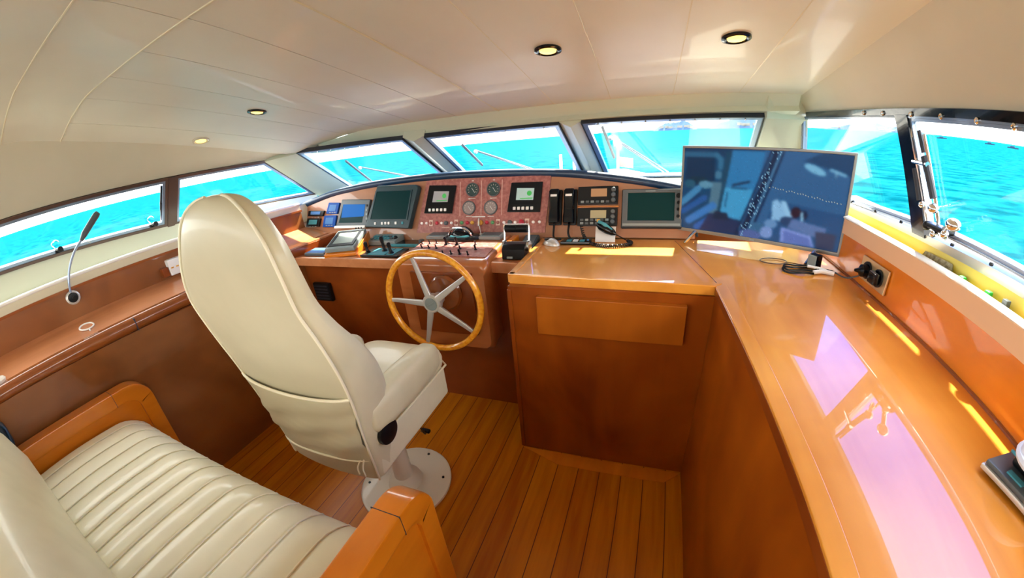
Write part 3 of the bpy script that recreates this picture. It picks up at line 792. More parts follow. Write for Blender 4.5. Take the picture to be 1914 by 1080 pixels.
# blue display
bd = dthing('chart_display', 'small blue-screened display beside the large radar display', 'display', -1.95, .09)
b = MB(); b.prism([(-2.108, .091), (-1.822, .088), (-1.790, .278), (-2.052, .290)], .001, .028, DASH, .006); b.build('case', M['grey'], bd)
b = MB(); b.prism([(-2.078, .122), (-1.858, .119), (-1.832, .246), (-2.036, .253)], .027, .0285, DASH); sc = b.build('screen', M['teal_screen'], bd)
b = MB(); b.prism([(-2.052, .158), (-1.843, .162), (-1.832, .244), (-2.034, .253)], .0283, .0298, DASH); b.build('lit_area', M['blue_screen'], sc)
b = MB(); b.prism([(-2.115, .082), (-1.825, .079), (-1.822, .098), (-2.108, .101)], .026, .040, DASH, .003); b.build('bottom_rail', M['white'], bd)
for s in (.235, .205, .175, .145):
    b = dbox(-1.825, -1.808, s - .008, s + .008, .026, .032, .003); b.build('button', M['black'] if s > .22 else M['light_grey'], bd)
# four little instruments far left
def small_inst(label, L, mat, lcd):
    cx, cs = sum(p[0] for p in L) / 4, sum(p[1] for p in L) / 4
    o = dthing('depth_instrument', label, 'instrument', cx, min(p[1] for p in L), 'small square instruments at the left end of the dash')
    b = MB(); b.prism(L, .001, .018, DASH, .004); b.build('case', M[mat], o)
    S = [(lerp(cx, p[0], .62), lerp(cs + .006, p[1], .55)) for p in L]
    b = MB(); b.prism(S, .0175, .0195, DASH); b.build('screen', M[lcd], o)
    for k in (-.35, 0, .35):
        w_ = (L[1][0] - L[0][0]) * .5; b = dbox(cx + k * w_ * 1.2 - .009, cx + k * w_ * 1.2 + .009, cs - .034, cs - .028, .017, .0195, .001); b.build('button', M['light_grey'], o)
small_inst('small black instrument under the coaming, uppermost of the far-left pair', [(-2.416, .184), (-2.256, .178), (-2.238, .219), (-2.408, .226)], 'black', 'blue_light')
small_inst('small black-framed instrument with teal screen, lowest at the left end', [(-2.435, .104), (-2.295, .101), (-2.277, .163), (-2.419, .168)], 'black', 'teal_light')
small_inst('small all-blue instrument above another blue one beside the blue display', [(-2.220, .195), (-2.108, .190), (-2.085, .270), (-2.193, .276)], 'blue_plate', 'blue_light')
small_inst('small all-blue instrument below its blue twin beside the blue display', [(-2.254, .097), (-2.130, .094), (-2.114, .181), (-2.238, .182)], 'blue_plate', 'blue_light')

# handsets
def handset(label, x, tail):
    o = dthing('telephone_handset', label, 'handset', x, .09, 'black handsets hanging on the dash')
    b = dbox(x - .036, x + .040, .085, .285, .001, .018, .008); b.build('cradle', M['black'], o)
    b = MB()
    rows = []
    for s, wd, n1 in ((.092, .026, .036), (.10, .031, .050), (.13, .031, .052), (.18, .026, .046), (.235, .029, .054), (.272, .030, .056), (.284, .024, .046)):
        rows.append([DASH @ Vector((x + wd * cx, s, lerp(.018, n1, h))) for cx, h in ((-1, 0), (-1, .7), (-.75, 1), (.75, 1), (1, .7), (1, 0))])
    b.loft(rows); b.build('grip', M['gloss_black'], o, 50)
    b = dbox(x - .018, x + .018, .240, .252, .052, .058, .001); b.build('label_strip', M['white'], o)
    b = MB(); b.tube(tail, .006, 8, smooth=5); b.build('cord', M['black'], o)
handset('black telephone handset hanging beside the burgundy panel', -.492, [dp(-.49, .09, .03), (-.488, 1.965, .985), (-.485, 1.95, .967), (-.515, 1.94, .966), (-.50, 1.92, .965), (-.46, 1.925, .966), (-.44, 1.94, .966)])
handset('black telephone handset hanging beside the two stacked radios', -.408, [dp(-.405, .09, .03), (-.402, 1.955, 1.0), (-.392, 1.945, .972), (-.375, 1.93, .968), (-.362, 1.945, .967), (-.35, 1.95, .967)])

# radios
def radio(label, s0, s1, lcd, keys):
    o = dthing('radio', label, 'radio', -.25, s0, 'black radios stacked in the dash')
    b = dbox(-.362, -.146, s0, s1, .001, .030, .005); b.build('case', M['black'], o)
    h = s1 - s0
    b = dbox(-.290, -.205, s0 + h * .42, s1 - h * .14, .029, .032, .001); b.build('screen', M[lcd], o)
    for i in range(6):
        for j in range(keys):
            xx, ss = -.335 + .027 * i, s0 + .014 + .018 * j
            b = dbox(xx - .009, xx + .009, ss - .006, ss + .006, .029, .035, .002); b.build('button', M['grey'] if (i + j) % 2 else M['light_grey'], o)
    for k in range(3):
        b = MB(); b.lathe([(.012, .0), (.012, .014), (.009, .017)], DASH @ Matrix.Translation((-.170, s0 + h * (.22 + .28 * k), .029)), 16); b.build('knob', M['grey'], o)
radio('black radio with tan screen, the upper of two stacked in the dash', .196, .294, 'lcd_tan', 1)
radio('black radio with olive screen and keypad, the lower of two stacked', .080, .177, 'lcd_olive', 2)
b = dbox(-.365, -.140, .182, .190, .001, .012, .002); tag(b.build('radio_shelf', M['amber_wood']), 'thin wooden strip between the two stacked black radios', 'trim')

# wide dark display right
wd = dthing('wide_display', 'wide dark multifunction display in grey frame at the right of the dash', 'display', .03, .07)
b = dbox(-.126, .182, .066, .274, .001, .026, .006); b.build('case', M['black'], wd)
b = MB(); b.band([(-.122, .074), (.178, .074), (.178, .270), (-.122, .270)], [(-.094, .108), (.142, .108), (.142, .252), (-.094, .252)], .025, .034, DASH, True, .003); b.build('frame', M['grey'], wd)
b = dbox(-.094, .142, .108, .252, .025, .029, .001); b.build('screen', M['teal_screen'], wd)
b = dbox(-.118, .172, .080, .092, .033, .0355, .001); b.build('bottom_strip', M['light_grey'], wd)
b = dbox(-.005, .045, .258, .263, .033, .0352, .001); b.build('name_strip', M['light_grey'], wd)
for s in (.235, .20, .165, .13):
    b = MB(); b.lathe([(.009 if s < .22 else .013, .033), (.008 if s < .22 else .012, .040)], DASH @ Matrix.Translation((.160, s, 0)), 14); b.build('button', M['black'], wd)

# ---- things lying on the helm desk
DZ = .9315
o = thing('grey_pad', 'thin grey-blue tablet lying at the left end of the helm desk', 'tablet', (-2.0, 1.75, DZ))
b = MB(); b.prism([(-2.08, 1.655), (-1.90, 1.655), (-1.955, 1.78), (-2.11, 1.78)], DZ, DZ + .018, None, .003); b.build('body', M['grey'], o)
b = MB(); b.prism([(-2.065, 1.668), (-1.915, 1.668), (-1.96, 1.77), (-2.09, 1.77)], DZ + .0175, DZ + .0195); b.build('screen', M['blue_light'], o)
# GPS on its wooden wedge
_a = math.radians(18)
WR = frame((-1.755, 1.645, DZ), (math.cos(_a), math.sin(_a), 0), (-math.sin(_a), math.cos(_a), 0), (0, 0, 1))
o = tag(MB().prism([(0, 0), (.265, 0), (.265, .092), (0, .020)], -.105, .105, WR @ YZ, .003).build('mounting_wedge', M['amber_wood']), 'amber wooden wedge standing on the helm desk under the grey plotter', 'stand')
WG = WR @ frame((0, 0, .0215), (1, 0, 0), (0, .965, .262), (0, -.262, .965)) @ Matrix.Diagonal((.86, .82, 1, 1))
gp = thing('position_plotter', 'grey plotter with sage screen lying on the amber wooden wedge', 'plotter', (-1.79, 1.75, .98))
b = MB(); b.box(-.115, .115, .02, .31, .0, .030, .008, xf=WG); b.build('case', M['light_grey'], gp)
b = MB(); b.band([(-.100, .05), (.100, .05), (.100, .285), (-.100, .285)], [(-.078, .085), (.078, .085), (.078, .262), (-.078, .262)], .029, .034, WG); b.build('surround', M['black'], gp)
b = MB(); b.box(-.078, .078, .085, .262, .028, .0315, xf=WG); b.build('screen', M['lcd_sage'], gp)
for k in range(3):
    b = MB(); b.cyl(WG @ Vector((.03 + .022 * k, .315, .015)), WG @ Vector((.03 + .022 * k, .325, .034)), .005); b.build('connector', M['black'], gp)
b = MB(); b.cyl(WG @ Vector((-.122, .17, .015)), WG @ Vector((-.113, .17, .015)), .012); b.build('side_knob', M['black'], gp)
# keyboard on a raised block
kb = thing('radar_keypad', 'light grey control keypad below the large radar display', 'keypad', (-1.68, 1.95, DZ))
b = MB(); b.prism([(1.885, DZ), (1.995, DZ), (1.995, .985), (1.885, .962)], -1.735, -1.51, YZ, .006); b.build('body', M['light_grey'], kb)
KB = frame((-1.622, 1.885, .962), (1, 0, 0), (0, .978, .205), (0, -.205, .978))
for i in range(7):
    for j in range(2):
        b = MB(); b.box(-.100 + .026 * i, -.081 + .026 * i, .025 + .03 * j, .045 + .03 * j, .0, .006, .002, xf=KB); b.build('key', M['teal_light'] if (i + j) % 3 else M['grey'], kb)
b = MB(); b.ball(KB @ Vector((.092, .045, .004)), .014); b.build('trackball', M['black'], kb)
# dark flush panel
o = thing('autopilot_panel', 'flat black control panel with teal edge left of the compass', 'control panel', (-1.42, 1.92, DZ))
b = MB(); b.prism([(-1.52, 1.87), (-1.285, 1.87), (-1.285, 1.985), (-1.56, 1.985)], DZ, DZ + .014, None, .003); b.build('plate', M['gloss_black'], o)
b = MB(); b.prism([(-1.525, 1.862), (-1.285, 1.862), (-1.285, 1.874), (-1.53, 1.874)], DZ, DZ + .018, None, .002); b.build('edge', M['teal_light'], o)
b = MB(); b.lathe([(.018, 0), (.018, .012), (.012, .016)], Matrix.Translation((-1.34, 1.935, DZ + .014)), 18); b.build('knob', M['grey'], o)
# thruster levers panel
lv = thing('thruster_panel', 'pale teal panel with three black joystick levers left of the wheel', 'control panel', (-1.46, 1.70, DZ))
b = MB(); b.prism([(-1.60, 1.652), (-1.33, 1.652), (-1.345, 1.80), (-1.615, 1.80)], DZ, DZ + .012, None, .003); b.build('plate', M['black'], lv)
b = MB(); b.prism([(-1.55, 1.662), (-1.425, 1.662), (-1.435, 1.785), (-1.56, 1.785)], DZ + .011, DZ + .0145); b.build('face_plate', M['teal_light'], lv)
b = MB(); b.prism([(-1.415, 1.665), (-1.365, 1.665), (-1.375, 1.785), (-1.425, 1.785)], DZ + .011, DZ + .0145); b.build('face_plate', M['teal_light'], lv)
for x, y, l in ((-1.575, 1.70, .062), (-1.475, 1.735, .085), (-1.395, 1.69, .062)):
    b = MB(); b.lathe([(.018, 0), (.016, .008), (.010, .014), (.008, l * .6), (.011, l * .7), (.012, l), (.008, l + .006)], Matrix.Translation((x, y, DZ + .012)) @ Matrix.Rotation(-.12, 4, 'Y'), 14); b.build('lever', M['black'], lv)
# switch panel on the pod top
PM = frame((-1.0, 1.60, .9605), (1, 0, 0), (0, .9976, .0693), (0, -.0693, .9976))
sp = thing('switch_panel', 'burgundy switch panel with rows of small black toggles behind the wheel', 'switch panel', (-1.0, 1.7, .962))
b = MB(); b.prism([(-.245, .005), (.245, .005), (.235, .215), (-.245, .215)], 0, .004, PM); b.build('plate', M['burl'], sp)
for x, y, k in ((-1.231, 1.783, 1), (-1.181, 1.784, 1), (-1.141, 1.795, 1), (-1.066, 1.776, 2), (-.998, 1.777, 2), (-.886, 1.781, 1), (-1.195, 1.719, 1), (-1.143, 1.711, 1), (-1.096, 1.712, 1), (-.946, 1.708, 1), (-.85, 1.702, 1.3), (-1.007, 1.628, 1), (-.96, 1.631, 1), (-.911, 1.633, 1.3), (-.861, 1.627, 1)):
    xx, yy = max(-.235, min(.235, x + 1.0)), y - 1.60
    G = PM @ Matrix.Translation((xx, yy, .004))
    b = MB(); b.lathe([(.007 * k, 0), (.007 * k, .004), (.004, .006)], G, 10); b.lathe([(.0035 * k, .004), (.0045 * k, .022 * k), (.002, .025 * k)], G @ Matrix.Rotation(.25, 4, 'X'), 8); b.build('toggle_switch', M['black'], sp)
for yy in (.05, .115, .165):
    for i in range(6): b = MB(); b.box(-.21 + .075 * i, -.18 + .075 * i, yy, yy + .004, .0038, .005, xf=PM); b.build('label_strip', M['lamp_pink'], sp)
# compass, two grey boxes
PZ = lambda y: .9605 + .0695 * (y - 1.60)
cp = thing('compass', 'black domed ship compass standing behind the switch panel', 'compass', (-1.02, 1.90, PZ(1.9)))
cz = PZ(1.90) + .001
b = MB(); b.lathe([(.118, 0), (.118, .006), (.105, .016), (.085, .020)], Matrix.Translation((-1.02, 1.89, cz)) @ Matrix.Diagonal((1, .62, 1, 1)), 36); b.build('base', M['black'], cp)
b = MB(); b.ball((-1.02, 1.895, cz + .012), .070, (1, .8, .85)); b.build('dome', M['gloss_black'], cp)
b = MB(); b.tube([Vector((-1.02 + .074 * math.cos(a), 1.868 - .018 * math.sin(a), cz + .014 + .060 * math.sin(a))) for a in [PI * k / 16 for k in range(17)]], .006, 8); b.build('hood_rim', M['chrome'], cp)
b = MB(); b.lathe([(.066, 0), (.066, .010), (.060, .018)], Matrix.Translation((-1.02, 1.855, cz + .008)) @ Matrix.Diagonal((1, .35, 1, 1)), 28); b.build('card', M['teal_light'], cp)
for lb, x0, x1 in (('grey calculator-sized control box left of the domed compass', -1.255, -1.120), ('grey calculator-sized control box right of the domed compass', -.905, -.770)):
    o = thing('control_box', lb, 'control box', ((x0 + x1) / 2, 1.92, PZ(1.9)), 'grey control boxes beside the compass')
    G = frame(((x0 + x1) / 2, 1.865, PZ(1.865) + .0005), (1, 0, 0), (0, .9976, .0693), (0, -.0693, .9976)); hw = (x1 - x0) / 2
    b = MB(); b.box(-hw, hw, 0, .085, 0, .020, .004, xf=G); b.build('case', M['light_grey'], o)
    b = MB(); b.box(-hw * .8, hw * .8, .02, .075, .0195, .022, .001, xf=G); b.build('screen', M['grey'], o)
# throttle
th = thing('throttle_lever', 'black engine throttle with two chrome levers and split handle', 'throttle', (-.63, 1.72, DZ))
b = MB(); b.prism([(1.665, DZ), (1.80, DZ), (1.80, .98), (1.775, 1.0), (1.70, 1.004), (1.668, .985)], -.690, -.568, YZ, .006); b.build('body', M['black'], th)
b = MB(); b.box(-.66, -.63, 1.658, 1.666, .94, .95, .001); b.build('name_plate', M['light_grey'], th)
for x in (-.696, -.562):
    b = MB(); b.lathe([(.03, -.006), (.03, .006)], frame((x, 1.735, .985), (0, 1, 0), (0, 0, 1), (1, 0, 0)), 20); b.tube([(x, 1.735, .985), (x, 1.752, 1.05), (x, 1.757, 1.092)], .0065, 8); b.build('lever', M['chrome'], th)
b = MB(); b.cyl((-.696, 1.757, 1.090), (-.562, 1.757, 1.090), .006); b.build('cross_bar', M['chrome'], th)
for x0, x1 in ((-.690, -.630), (-.628, -.568)):
    b = MB(); b.cyl((x0, 1.757, 1.072), (x1, 1.757, 1.072), .021, None, 20); b.build('handle', M['black'], th)
o = thing('trolling_control', 'low black oblong control behind the throttle beside the counter', 'control', (-.6, 1.88, DZ))
b = MB(); b.prism([(1.835, DZ), (1.975, DZ), (1.975, .985), (1.835, .95)], -.655, -.568, YZ, .01); b.build('case', M['green_grey'], o)
b = MB(); b.prism([(1.85, .951), (1.955, .978), (1.955, .985), (1.85, .958)], -.645, -.578, YZ); b.build('pad', M['grey'], o)
b = MB(); b.box(-.722, -.690, 1.83, 1.96, DZ, .985, .004); tag(b.build('wooden_block', M['amber_wood']), 'small amber wooden block behind the chrome throttle levers', 'block')

# black vent on the helm front
vt = thing('loudspeaker_grille', 'black square grille on the dark helm front beside the chair', 'grille', (-2.0, 1.67, .62))
b = MB(); b.box(-2.075, -1.925, 1.645, 1.674, .615, .745, .008); b.build('housing', M['black'], vt)
for k in range(5):
    b = MB(); b.box(-2.06, -1.94, 1.640, 1.646, .632 + .022 * k, .640 + .022 * k); b.build('slat', M['rubber'], vt)

# ================================================================== CHART COUNTER
ct = thing('chart_worktop', 'glossy orange cherry worktop running along front and right side', 'worktop', (.3, 1.2, .925))
b = MB(); b.prism([(-.552, 1.395), (.266, 1.372), (.364, YB), (.799, YB), (.799, 1.99), (.25, 1.995), (-.552, 1.995)], .915, .952); b.build('slab', M['counter'], ct)
b = MB(); b.prism([(-.562, 1.398), (.259, 1.364), (.290, 1.40), (-.560, 1.432)], .916, .957, None, .006); b.build('front_edge', M['counter'], ct)
b = MB(); b.prism([(.259, 1.364), (.356, YB), (.398, YB), (.301, 1.398)], .925, .957, None, .003); b.build('side_edge', M['counter'], ct)
b = MB(); b.prism([(.2575, 1.362), (.3545, YB), (.360, YB), (.263, 1.362)], .922, .951, None, .001); b.build('edge_shade_strip', M['dark_wood'], ct)  # dark strip paints the shade on the worktop's side face
b = MB(); b.box(-.562, -.530, 1.40, 1.99, .916, .957, .004); b.build('end_edge', M['counter'], ct)
b = MB(); b.prism([(.268, 1.40), (.271, 1.40), (.152, 1.98), (.148, 1.98)], .9515, .9524); b.build('joint_line', M['nosing'], ct)
b = MB(); b.loft([[(.792, y, .951), (.799, y, .951), (.799, y, .959), (.794, y, .957)] for y in (YB, 2.0)]); b.build('back_shade_strip', M['nosing'], ct)  # dark strip stands in for the shadow line along the back panel
# front cabinet
cb = thing('front_cabinet', 'dark cherry cabinet facing the chair under the worktop, with raised drawer', 'cabinet', (-.15, 1.6, 0))
b = MB(); b.box(-.552, .798, 1.3625, 1.95, 0, .914, .0); b.build('body', M['cabinet'], cb)
b = MB(); b.prism([(-.418, .709), (.163, .712), (.165, .878), (-.418, .884)], 1.334, 1.363, XZ, .003); b.build('drawer_front', M['drawer'], cb)
b = MB(); b.box(-.556, -.535, 1.357, 1.40, .003, .90, .004); b.build('corner_post', M['cabinet'], cb)
sc_ = thing('side_cabinet', 'long dark cherry cabinet front running aft under the right-hand worktop', 'cabinet', (.5, .3, 0))
b = MB(); b.loft([[(xb, y, 0), (.799, y, 0), (.799, y, .914), (xt, y, .921)] for y, xb, xt in ((1.3615, .2372, .260), (.9, .242, .276), (YB, .292, .357))]); b.build('body', M['cabinet'], sc_)

# ---- television
tl, tr, br, bl = Vector((.168, 2.007, 1.419)), Vector((.808, 1.656, 1.411)), Vector((.803, 1.664, .993)), Vector((.163, 2.015, 1.003))
tc = (tl + tr + br + bl) / 4
ex = ((tr - tl) + (br - bl)).normalized(); ez = ((tl - bl) + (tr - br)); ez = (ez - ex * ez.dot(ex)).normalized(); ey = ex.cross(ez)
if ey.y > 0: ey = -ey
TVM = frame(tc, ex, ez, ey)                                # x right, y up, z toward the room
hw, hh = .365, .209
tv = thing('television', 'slim flat television showing a bluish engine-room camera picture on the worktop', 'television', (tc.x, tc.y, .957))
b = MB(); b.box(-hw, hw, -hh, hh, -.022, -.004, .004, xf=TVM); b.box(-hw * .72, hw * .72, -hh * .95, hh * .35, -.045, -.02, .012, xf=TVM); b.build('case', M['black'], tv)
b = MB(); b.band([(-hw, -hh), (hw, -hh), (hw, hh), (-hw, hh)], [(-hw + .011, -hh + .017), (hw - .011, -hh + .017), (hw - .011, hh - .011), (-hw + .011, hh - .011)], -.006, .004, TVM, True, .002); b.build('bezel', pmat('pewter bezel', (.20, .20, .19), .35, .4), tv)
b = MB(); b.box(-.010, .010, -hh + .004, -hh + .012, .0035, .0055, .001, xf=TVM); b.build('logo_badge', M['light_grey'], tv)
for sx, k in ((-.27, 1), (.27, 1)):
    for dz in (.085, -.075):
        b = MB(); b.tube([TVM @ Vector((sx, -hh + .012, -.012)), TVM @ Vector((sx - .010, -hh - .015, dz * .45)), (lambda p: Vector((p.x, p.y, .961)))(TVM @ Vector((sx - .02, -hh - .05, dz)))], [.009, .009, .006], 8); b.build('stand_leg', M['chrome'] if dz > 0 else M['black'], tv)
def inpoly(x, y, P):
    c = False; n = len(P); j = n - 1
    for i in range(n):
        if (P[i][1] > y) != (P[j][1] > y) and x < (P[j][0] - P[i][0]) * (y - P[i][1]) / (P[j][1] - P[i][1]) + P[i][0]: c = not c
        j = i
    return c
def seg_d(x, y, a, b_):
    dx, dy = b_[0] - a[0], b_[1] - a[1]; t = max(0, min(1, ((x - a[0]) * dx + (y - a[1]) * dy) / (dx * dx + dy * dy)))
    return math.hypot(x - a[0] - t * dx, y - a[1] - t * dy)
SHAPES = [  # colours sRGB 0-255, coordinates in a 100 x 56 picture, y down
    ('poly', [(0, 0), (50, 0), (50, 56), (0, 56)], (16, 62, 98)), ('poly', [(0, 0), (100, 0), (100, 6), (0, 4)], (13, 50, 84)),
    ('poly', [(52, 0), (100, 0), (100, 56), (40, 56)], (42, 88, 134)), ('poly', [(60, 30), (100, 34), (100, 56), (55, 56)], (30, 72, 118)),
    ('poly', [(84, 0), (100, 0), (100, 12), (74, 5)], (18, 58, 98)),
    ('poly', [(2, 6), (21, 6), (22, 24), (1, 26)], (10, 42, 72)), ('line', [(1, 4), (22, 4)], 1.6, (36, 88, 122)), ('line', [(22, 4), (25, 7), (25, 12)], 1.6, (44, 100, 134)), ('ell', (24, 17, 2.4, 3), (60, 110, 140)),
    ('poly', [(28, 2), (34, 2), (29, 56), (22, 56)], (20, 62, 88)),
    ('poly', [(32, 1), (52, 1), (45, 46), (27, 44)], (38, 112, 164)), ('poly', [(29, 25), (47, 25), (45, 46), (27, 44)], (58, 144, 190)), ('line', [(34, 23), (44, 20)], .7, (18, 44, 72)), ('line', [(33, 25), (43, 24.5)], .5, (24, 70, 104)), ('line', [(31, 28), (30, 38)], .5, (30, 84, 120)),
    ('poly', [(20, 22), (27, 22), (25, 44), (19, 44)], (74, 110, 130)), ('ell', (11, 21, 7, 2.4), (14, 44, 62)), ('ell', (16, 24, 5, 2.6), (84, 134, 160)), ('ell', (5, 24, 4, 3), (30, 80, 104)),
    ('line', [(0, 38), (11, 27)], 2.2, (60, 124, 168)), ('line', [(1, 44), (16, 33)], 2.0, (30, 80, 142)), ('line', [(6, 50), (22, 38)], 2.6, (52, 112, 176)), ('line', [(2, 40), (12, 31)], .8, (16, 50, 88)), ('line', [(12, 54), (22, 46)], 2.2, (40, 90, 160)),
    ('poly', [(20, 43), (45, 47), (43, 56), (14, 56)], (30, 42, 78)), ('poly', [(24, 41), (32, 42), (34, 47), (22, 47)], (18, 34, 60)),
    ('poly', [(55, 0), (63, 0), (48, 56), (38, 56)], (8, 28, 60)), ('line', [(61, 0), (46, 54)], .8, (70, 120, 160)), ('line', [(56, 2), (41, 52)], .6, (40, 84, 124)),
    ('ell', (80.5, 9.6, 6.5, 2.2, .38), (110, 172, 206)), ('line', [(89, 9), (97, 11.5)], .9, (104, 160, 196)), ('line', [(92, 10), (92, 13)], .5, (140, 190, 214)),
    ('poly', [(59, 31), (62, 29), (70, 38), (68, 43), (60, 42)], (128, 176, 214)), ('poly', [(64, 30), (67, 30), (72, 39), (69, 40)], (138, 186, 220)),
    ('ell', (73.5, 36, 3, 3.2), (42, 18, 34)), ('ell', (78, 37, 2.2, 3), (22, 30, 58)), ('line', [(77, 36), (77.5, 40)], .8, (130, 180, 208)),
    ('ell', (70, 42, 5, 3), (36, 60, 98)), ('ell', (60, 45, 4, 3), (92, 134, 180)), ('ell', (52, 49, 5, 4), (46, 92, 130)), ('ell', (58, 51, 4, 4), (112, 140, 194)), ('ell', (48, 54, 7, 3.4), (74, 92, 148)),
    ('poly', [(72, 40), (92, 43), (90, 50), (70, 46)], (84, 110, 160)), ('poly', [(66, 46), (84, 49), (87, 56), (67, 56)], (120, 140, 206)), ('poly', [(68, 48), (83, 50.5), (85.5, 56), (69, 55)], (88, 108, 176)),
    ('poly', [(86, 46), (98, 46), (98, 56), (88, 56)], (52, 56, 84))]
def tvcol(u, v):
    x, y = u * 100, v * 56; c = (20, 60, 95)
    for s in SHAPES:
        if s[0] == 'poly' and inpoly(x, y, s[1]): c = s[2]
        elif s[0] == 'line' and min(seg_d(x, y, a, d) for a, d in zip(s[1], s[1][1:])) < s[2]: c = s[3]
        elif s[0] == 'ell':
            e_ = s[1]; r = e_[4] if len(e_) > 4 else 0
            dx, dy = x - e_[0], y - e_[1]; dx, dy = dx * math.cos(r) + dy * math.sin(r), -dx * math.sin(r) + dy * math.cos(r)
            if (dx / e_[2]) ** 2 + (dy / e_[3]) ** 2 < 1: c = s[2]
    return c
NU, NV = 200, 112
rs = random.Random(3)
img = [[tvcol(i / NU, j / NV) for j in range(NV + 1)] for i in range(NU + 1)]
for _ in range(2):
    img = [[tuple(sum(img[min(NU, max(0, i + a))][min(NV, max(0, j + d))][k] for a in (-1, 0, 1) for d in (-1, 0, 1)) / 9 for k in range(3)) for j in range(NV + 1)] for i in range(NU + 1)]
for _ in range(70):                                        # pin-holes of the dark perforated column and the rivet line
    t = rs.random(); i, j = int(NU * (lerp(.59, .43, t) + rs.uniform(-.03, .03))), int(NV * t); img[min(NU, i)][j] = img[min(NU, i + (_ % 2))][min(NV, j + 1)] = (130, 180, 210)
for k in range(26):
    t = k / 25; i, j = int(NU * lerp(.57, .97, t)), int(NV * (lerp(.40, .50, t) + rs.uniform(-.008, .008))); img[i][j] = (190, 200, 190); img[min(NU, i + 1)][j] = (24, 56, 96)
for k in range(1500):
    i, j = rs.randrange(NU + 1), rs.randrange(NV + 1)
    f = rs.uniform(.82, 1.2); img[i][j] = tuple(min(255, x * f) for x in img[i][j])
def lin(c): c /= 255; return c / 12.92 if c < .04045 else ((c + .055) / 1.055) ** 2.4
SW, SH = hw - .011, hh - .014
b = MB(); b.grid(NU, NV, lambda u, v: TVM @ Vector((lerp(-SW, SW, u), lerp(hh - .011, -hh + .017, v), .0005)))
bmesh.ops.recalc_face_normals(b.bm, faces=b.bm.faces[:])
so = b.build('screen', bpy.data.materials.new('tv picture'), tv)
ca = so.data.color_attributes.new('picture', 'FLOAT_COLOR', 'POINT')
inv = (XF[tv.name].inverted() @ TVM).inverted()
for i, v in enumerate(so.data.vertices):
    p = inv @ v.co
    u = (p.x + SW) / (2 * SW); vv = ((hh - .011) - p.y) / (2 * hh - .028)
    c = img[min(NU, max(0, round(u * NU)))][min(NV, max(0, round(vv * NV)))]
    ca.data[i].color = (lin(c[0]), lin(c[1]), lin(c[2]), 1)
tm = so.data.materials[0]; tm.use_nodes = True
tb = tm.node_tree.nodes['Principled BSDF']; at = tm.node_tree.nodes.new('ShaderNodeVertexColor'); at.layer_name = 'picture'
tm.node_tree.links.new(at.outputs[0], tb.inputs['Emission Color']); tb.inputs['Emission Strength'].default_value = .115; tb.inputs['Specular IOR Level'].default_value = .12
tb.inputs['Base Color'].default_value = (.006, .008, .012, 1); tb.inputs['Roughness'].default_value = .25

# ---- small things on the worktop
CZ = .9525
ms = thing('computer_mouse', 'silver and black computer mouse on the worktop beside the handset cord', 'mouse', (-.48, 1.87, CZ))
MM = Matrix.Translation((-.478, 1.875, CZ)) @ Matrix.Rotation(-.55, 4, 'Z')
def mouse_rows(z0, k, L=.055):
    rows = []
    for t in [i / 10 for i in range(11)]:
        a = math.sin(PI * min(.97, max(.03, t))); wdt = .031 * a ** .5 * k; h = .036 * a ** .6 * k
        rows.append([MM @ Vector((lerp(-L, L, t), wdt * math.cos(q), z0 + max(0, h * math.sin(q)))) for q in [PI * i / 10 for i in range(11)]])
    return rows
b = MB(); b.loft(mouse_rows(0.001, 1)); b.build('shell', M['alu'], ms, 60)
b = MB(); b.ball(MM @ Vector((-.014, 0, .028)), .024, (1.2, .8, .45)); b.build('black_inlay', M['gloss_black'], ms)
rc = thing('light_switch_strip', 'flat black control strip with three pale square labels on the worktop', 'control strip', (-.35, 1.90, CZ))
b = MB(); b.prism([(-.432, 1.868), (-.272, 1.868), (-.272, 1.945), (-.420, 1.945)], CZ, CZ + .018, None, .005); b.build('body', M['gloss_black'], rc)
for x in (-.385, -.350, -.315):
    b = MB(); b.box(x - .0135, x + .0135, 1.876, 1.915, CZ + .0175, CZ + .0195, .001); b.build('label_square', M['teal_light'] if x != -.35 else M['white'], rc)
b = MB(); b.lathe([(.007, 0), (.006, .004)], Matrix.Translation((-.287, 1.905, CZ + .018)), 12); b.build('button', M['blue_light'], rc)
# white card leaning against the dash, microphone with coiled cord
b = MB(); b.slab([(-.258, 1.996, 1.020), (-.150, 1.996, 1.020), (-.150, 1.925, .9545), (-.252, 1.925, .9545)], .003); tag(b.build('paper_card', M['paper']), 'white paper card leaning against the dash under the microphone', 'card')
mc = thing('microphone', 'black hand microphone with grey back lying on the white card', 'microphone', (-.20, 1.99, 1.0))
A, Bq = Vector((-.245, 1.975, 1.040)), Vector((-.148, 1.945, .992))
b = MB(); b.tube([A, A.lerp(Bq, .2), A.lerp(Bq, .55), A.lerp(Bq, .85), Bq], [.012, .024, .024, .017, .007], 12); b.build('body', M['gloss_black'], mc, 60)
b = MB(); b.tube([A + Vector((.004, -.006, .016)), A.lerp(Bq, .4) + Vector((0, -.008, .019)), A.lerp(Bq, .8) + Vector((0, -.006, .013))], [.008, .012, .006], 10); b.build('back_plate', M['teal_light'], mc, 60)
b = MB(); b.box(-.250, -.232, 1.972, 1.990, 1.050, 1.066, .003); b.build('talk_button', M['lamp_yellow'], mc)
pth = curve([Vector(p) for p in ((-.335, 1.985, 1.03), (-.318, 1.955, .985), (-.295, 1.915, .965), (-.262, 1.872, .962), (-.215, 1.838, .962), (-.165, 1.826, .962), (-.115, 1.838, .962), (-.075, 1.866, .962), (-.066, 1.90, .962), (-.085, 1.925, .962))], 26)
co = []
for i, p in enumerate(pth):
    tt = (pth[min(i + 1, len(pth) - 1)] - pth[max(i - 1, 0)]).normalized(); u = tt.cross(Vector((0, 0, 1))).normalized(); v = tt.cross(u)
    a = i * 1.15; co.append(p + (u * math.cos(a) + v * math.sin(a)) * .0075)
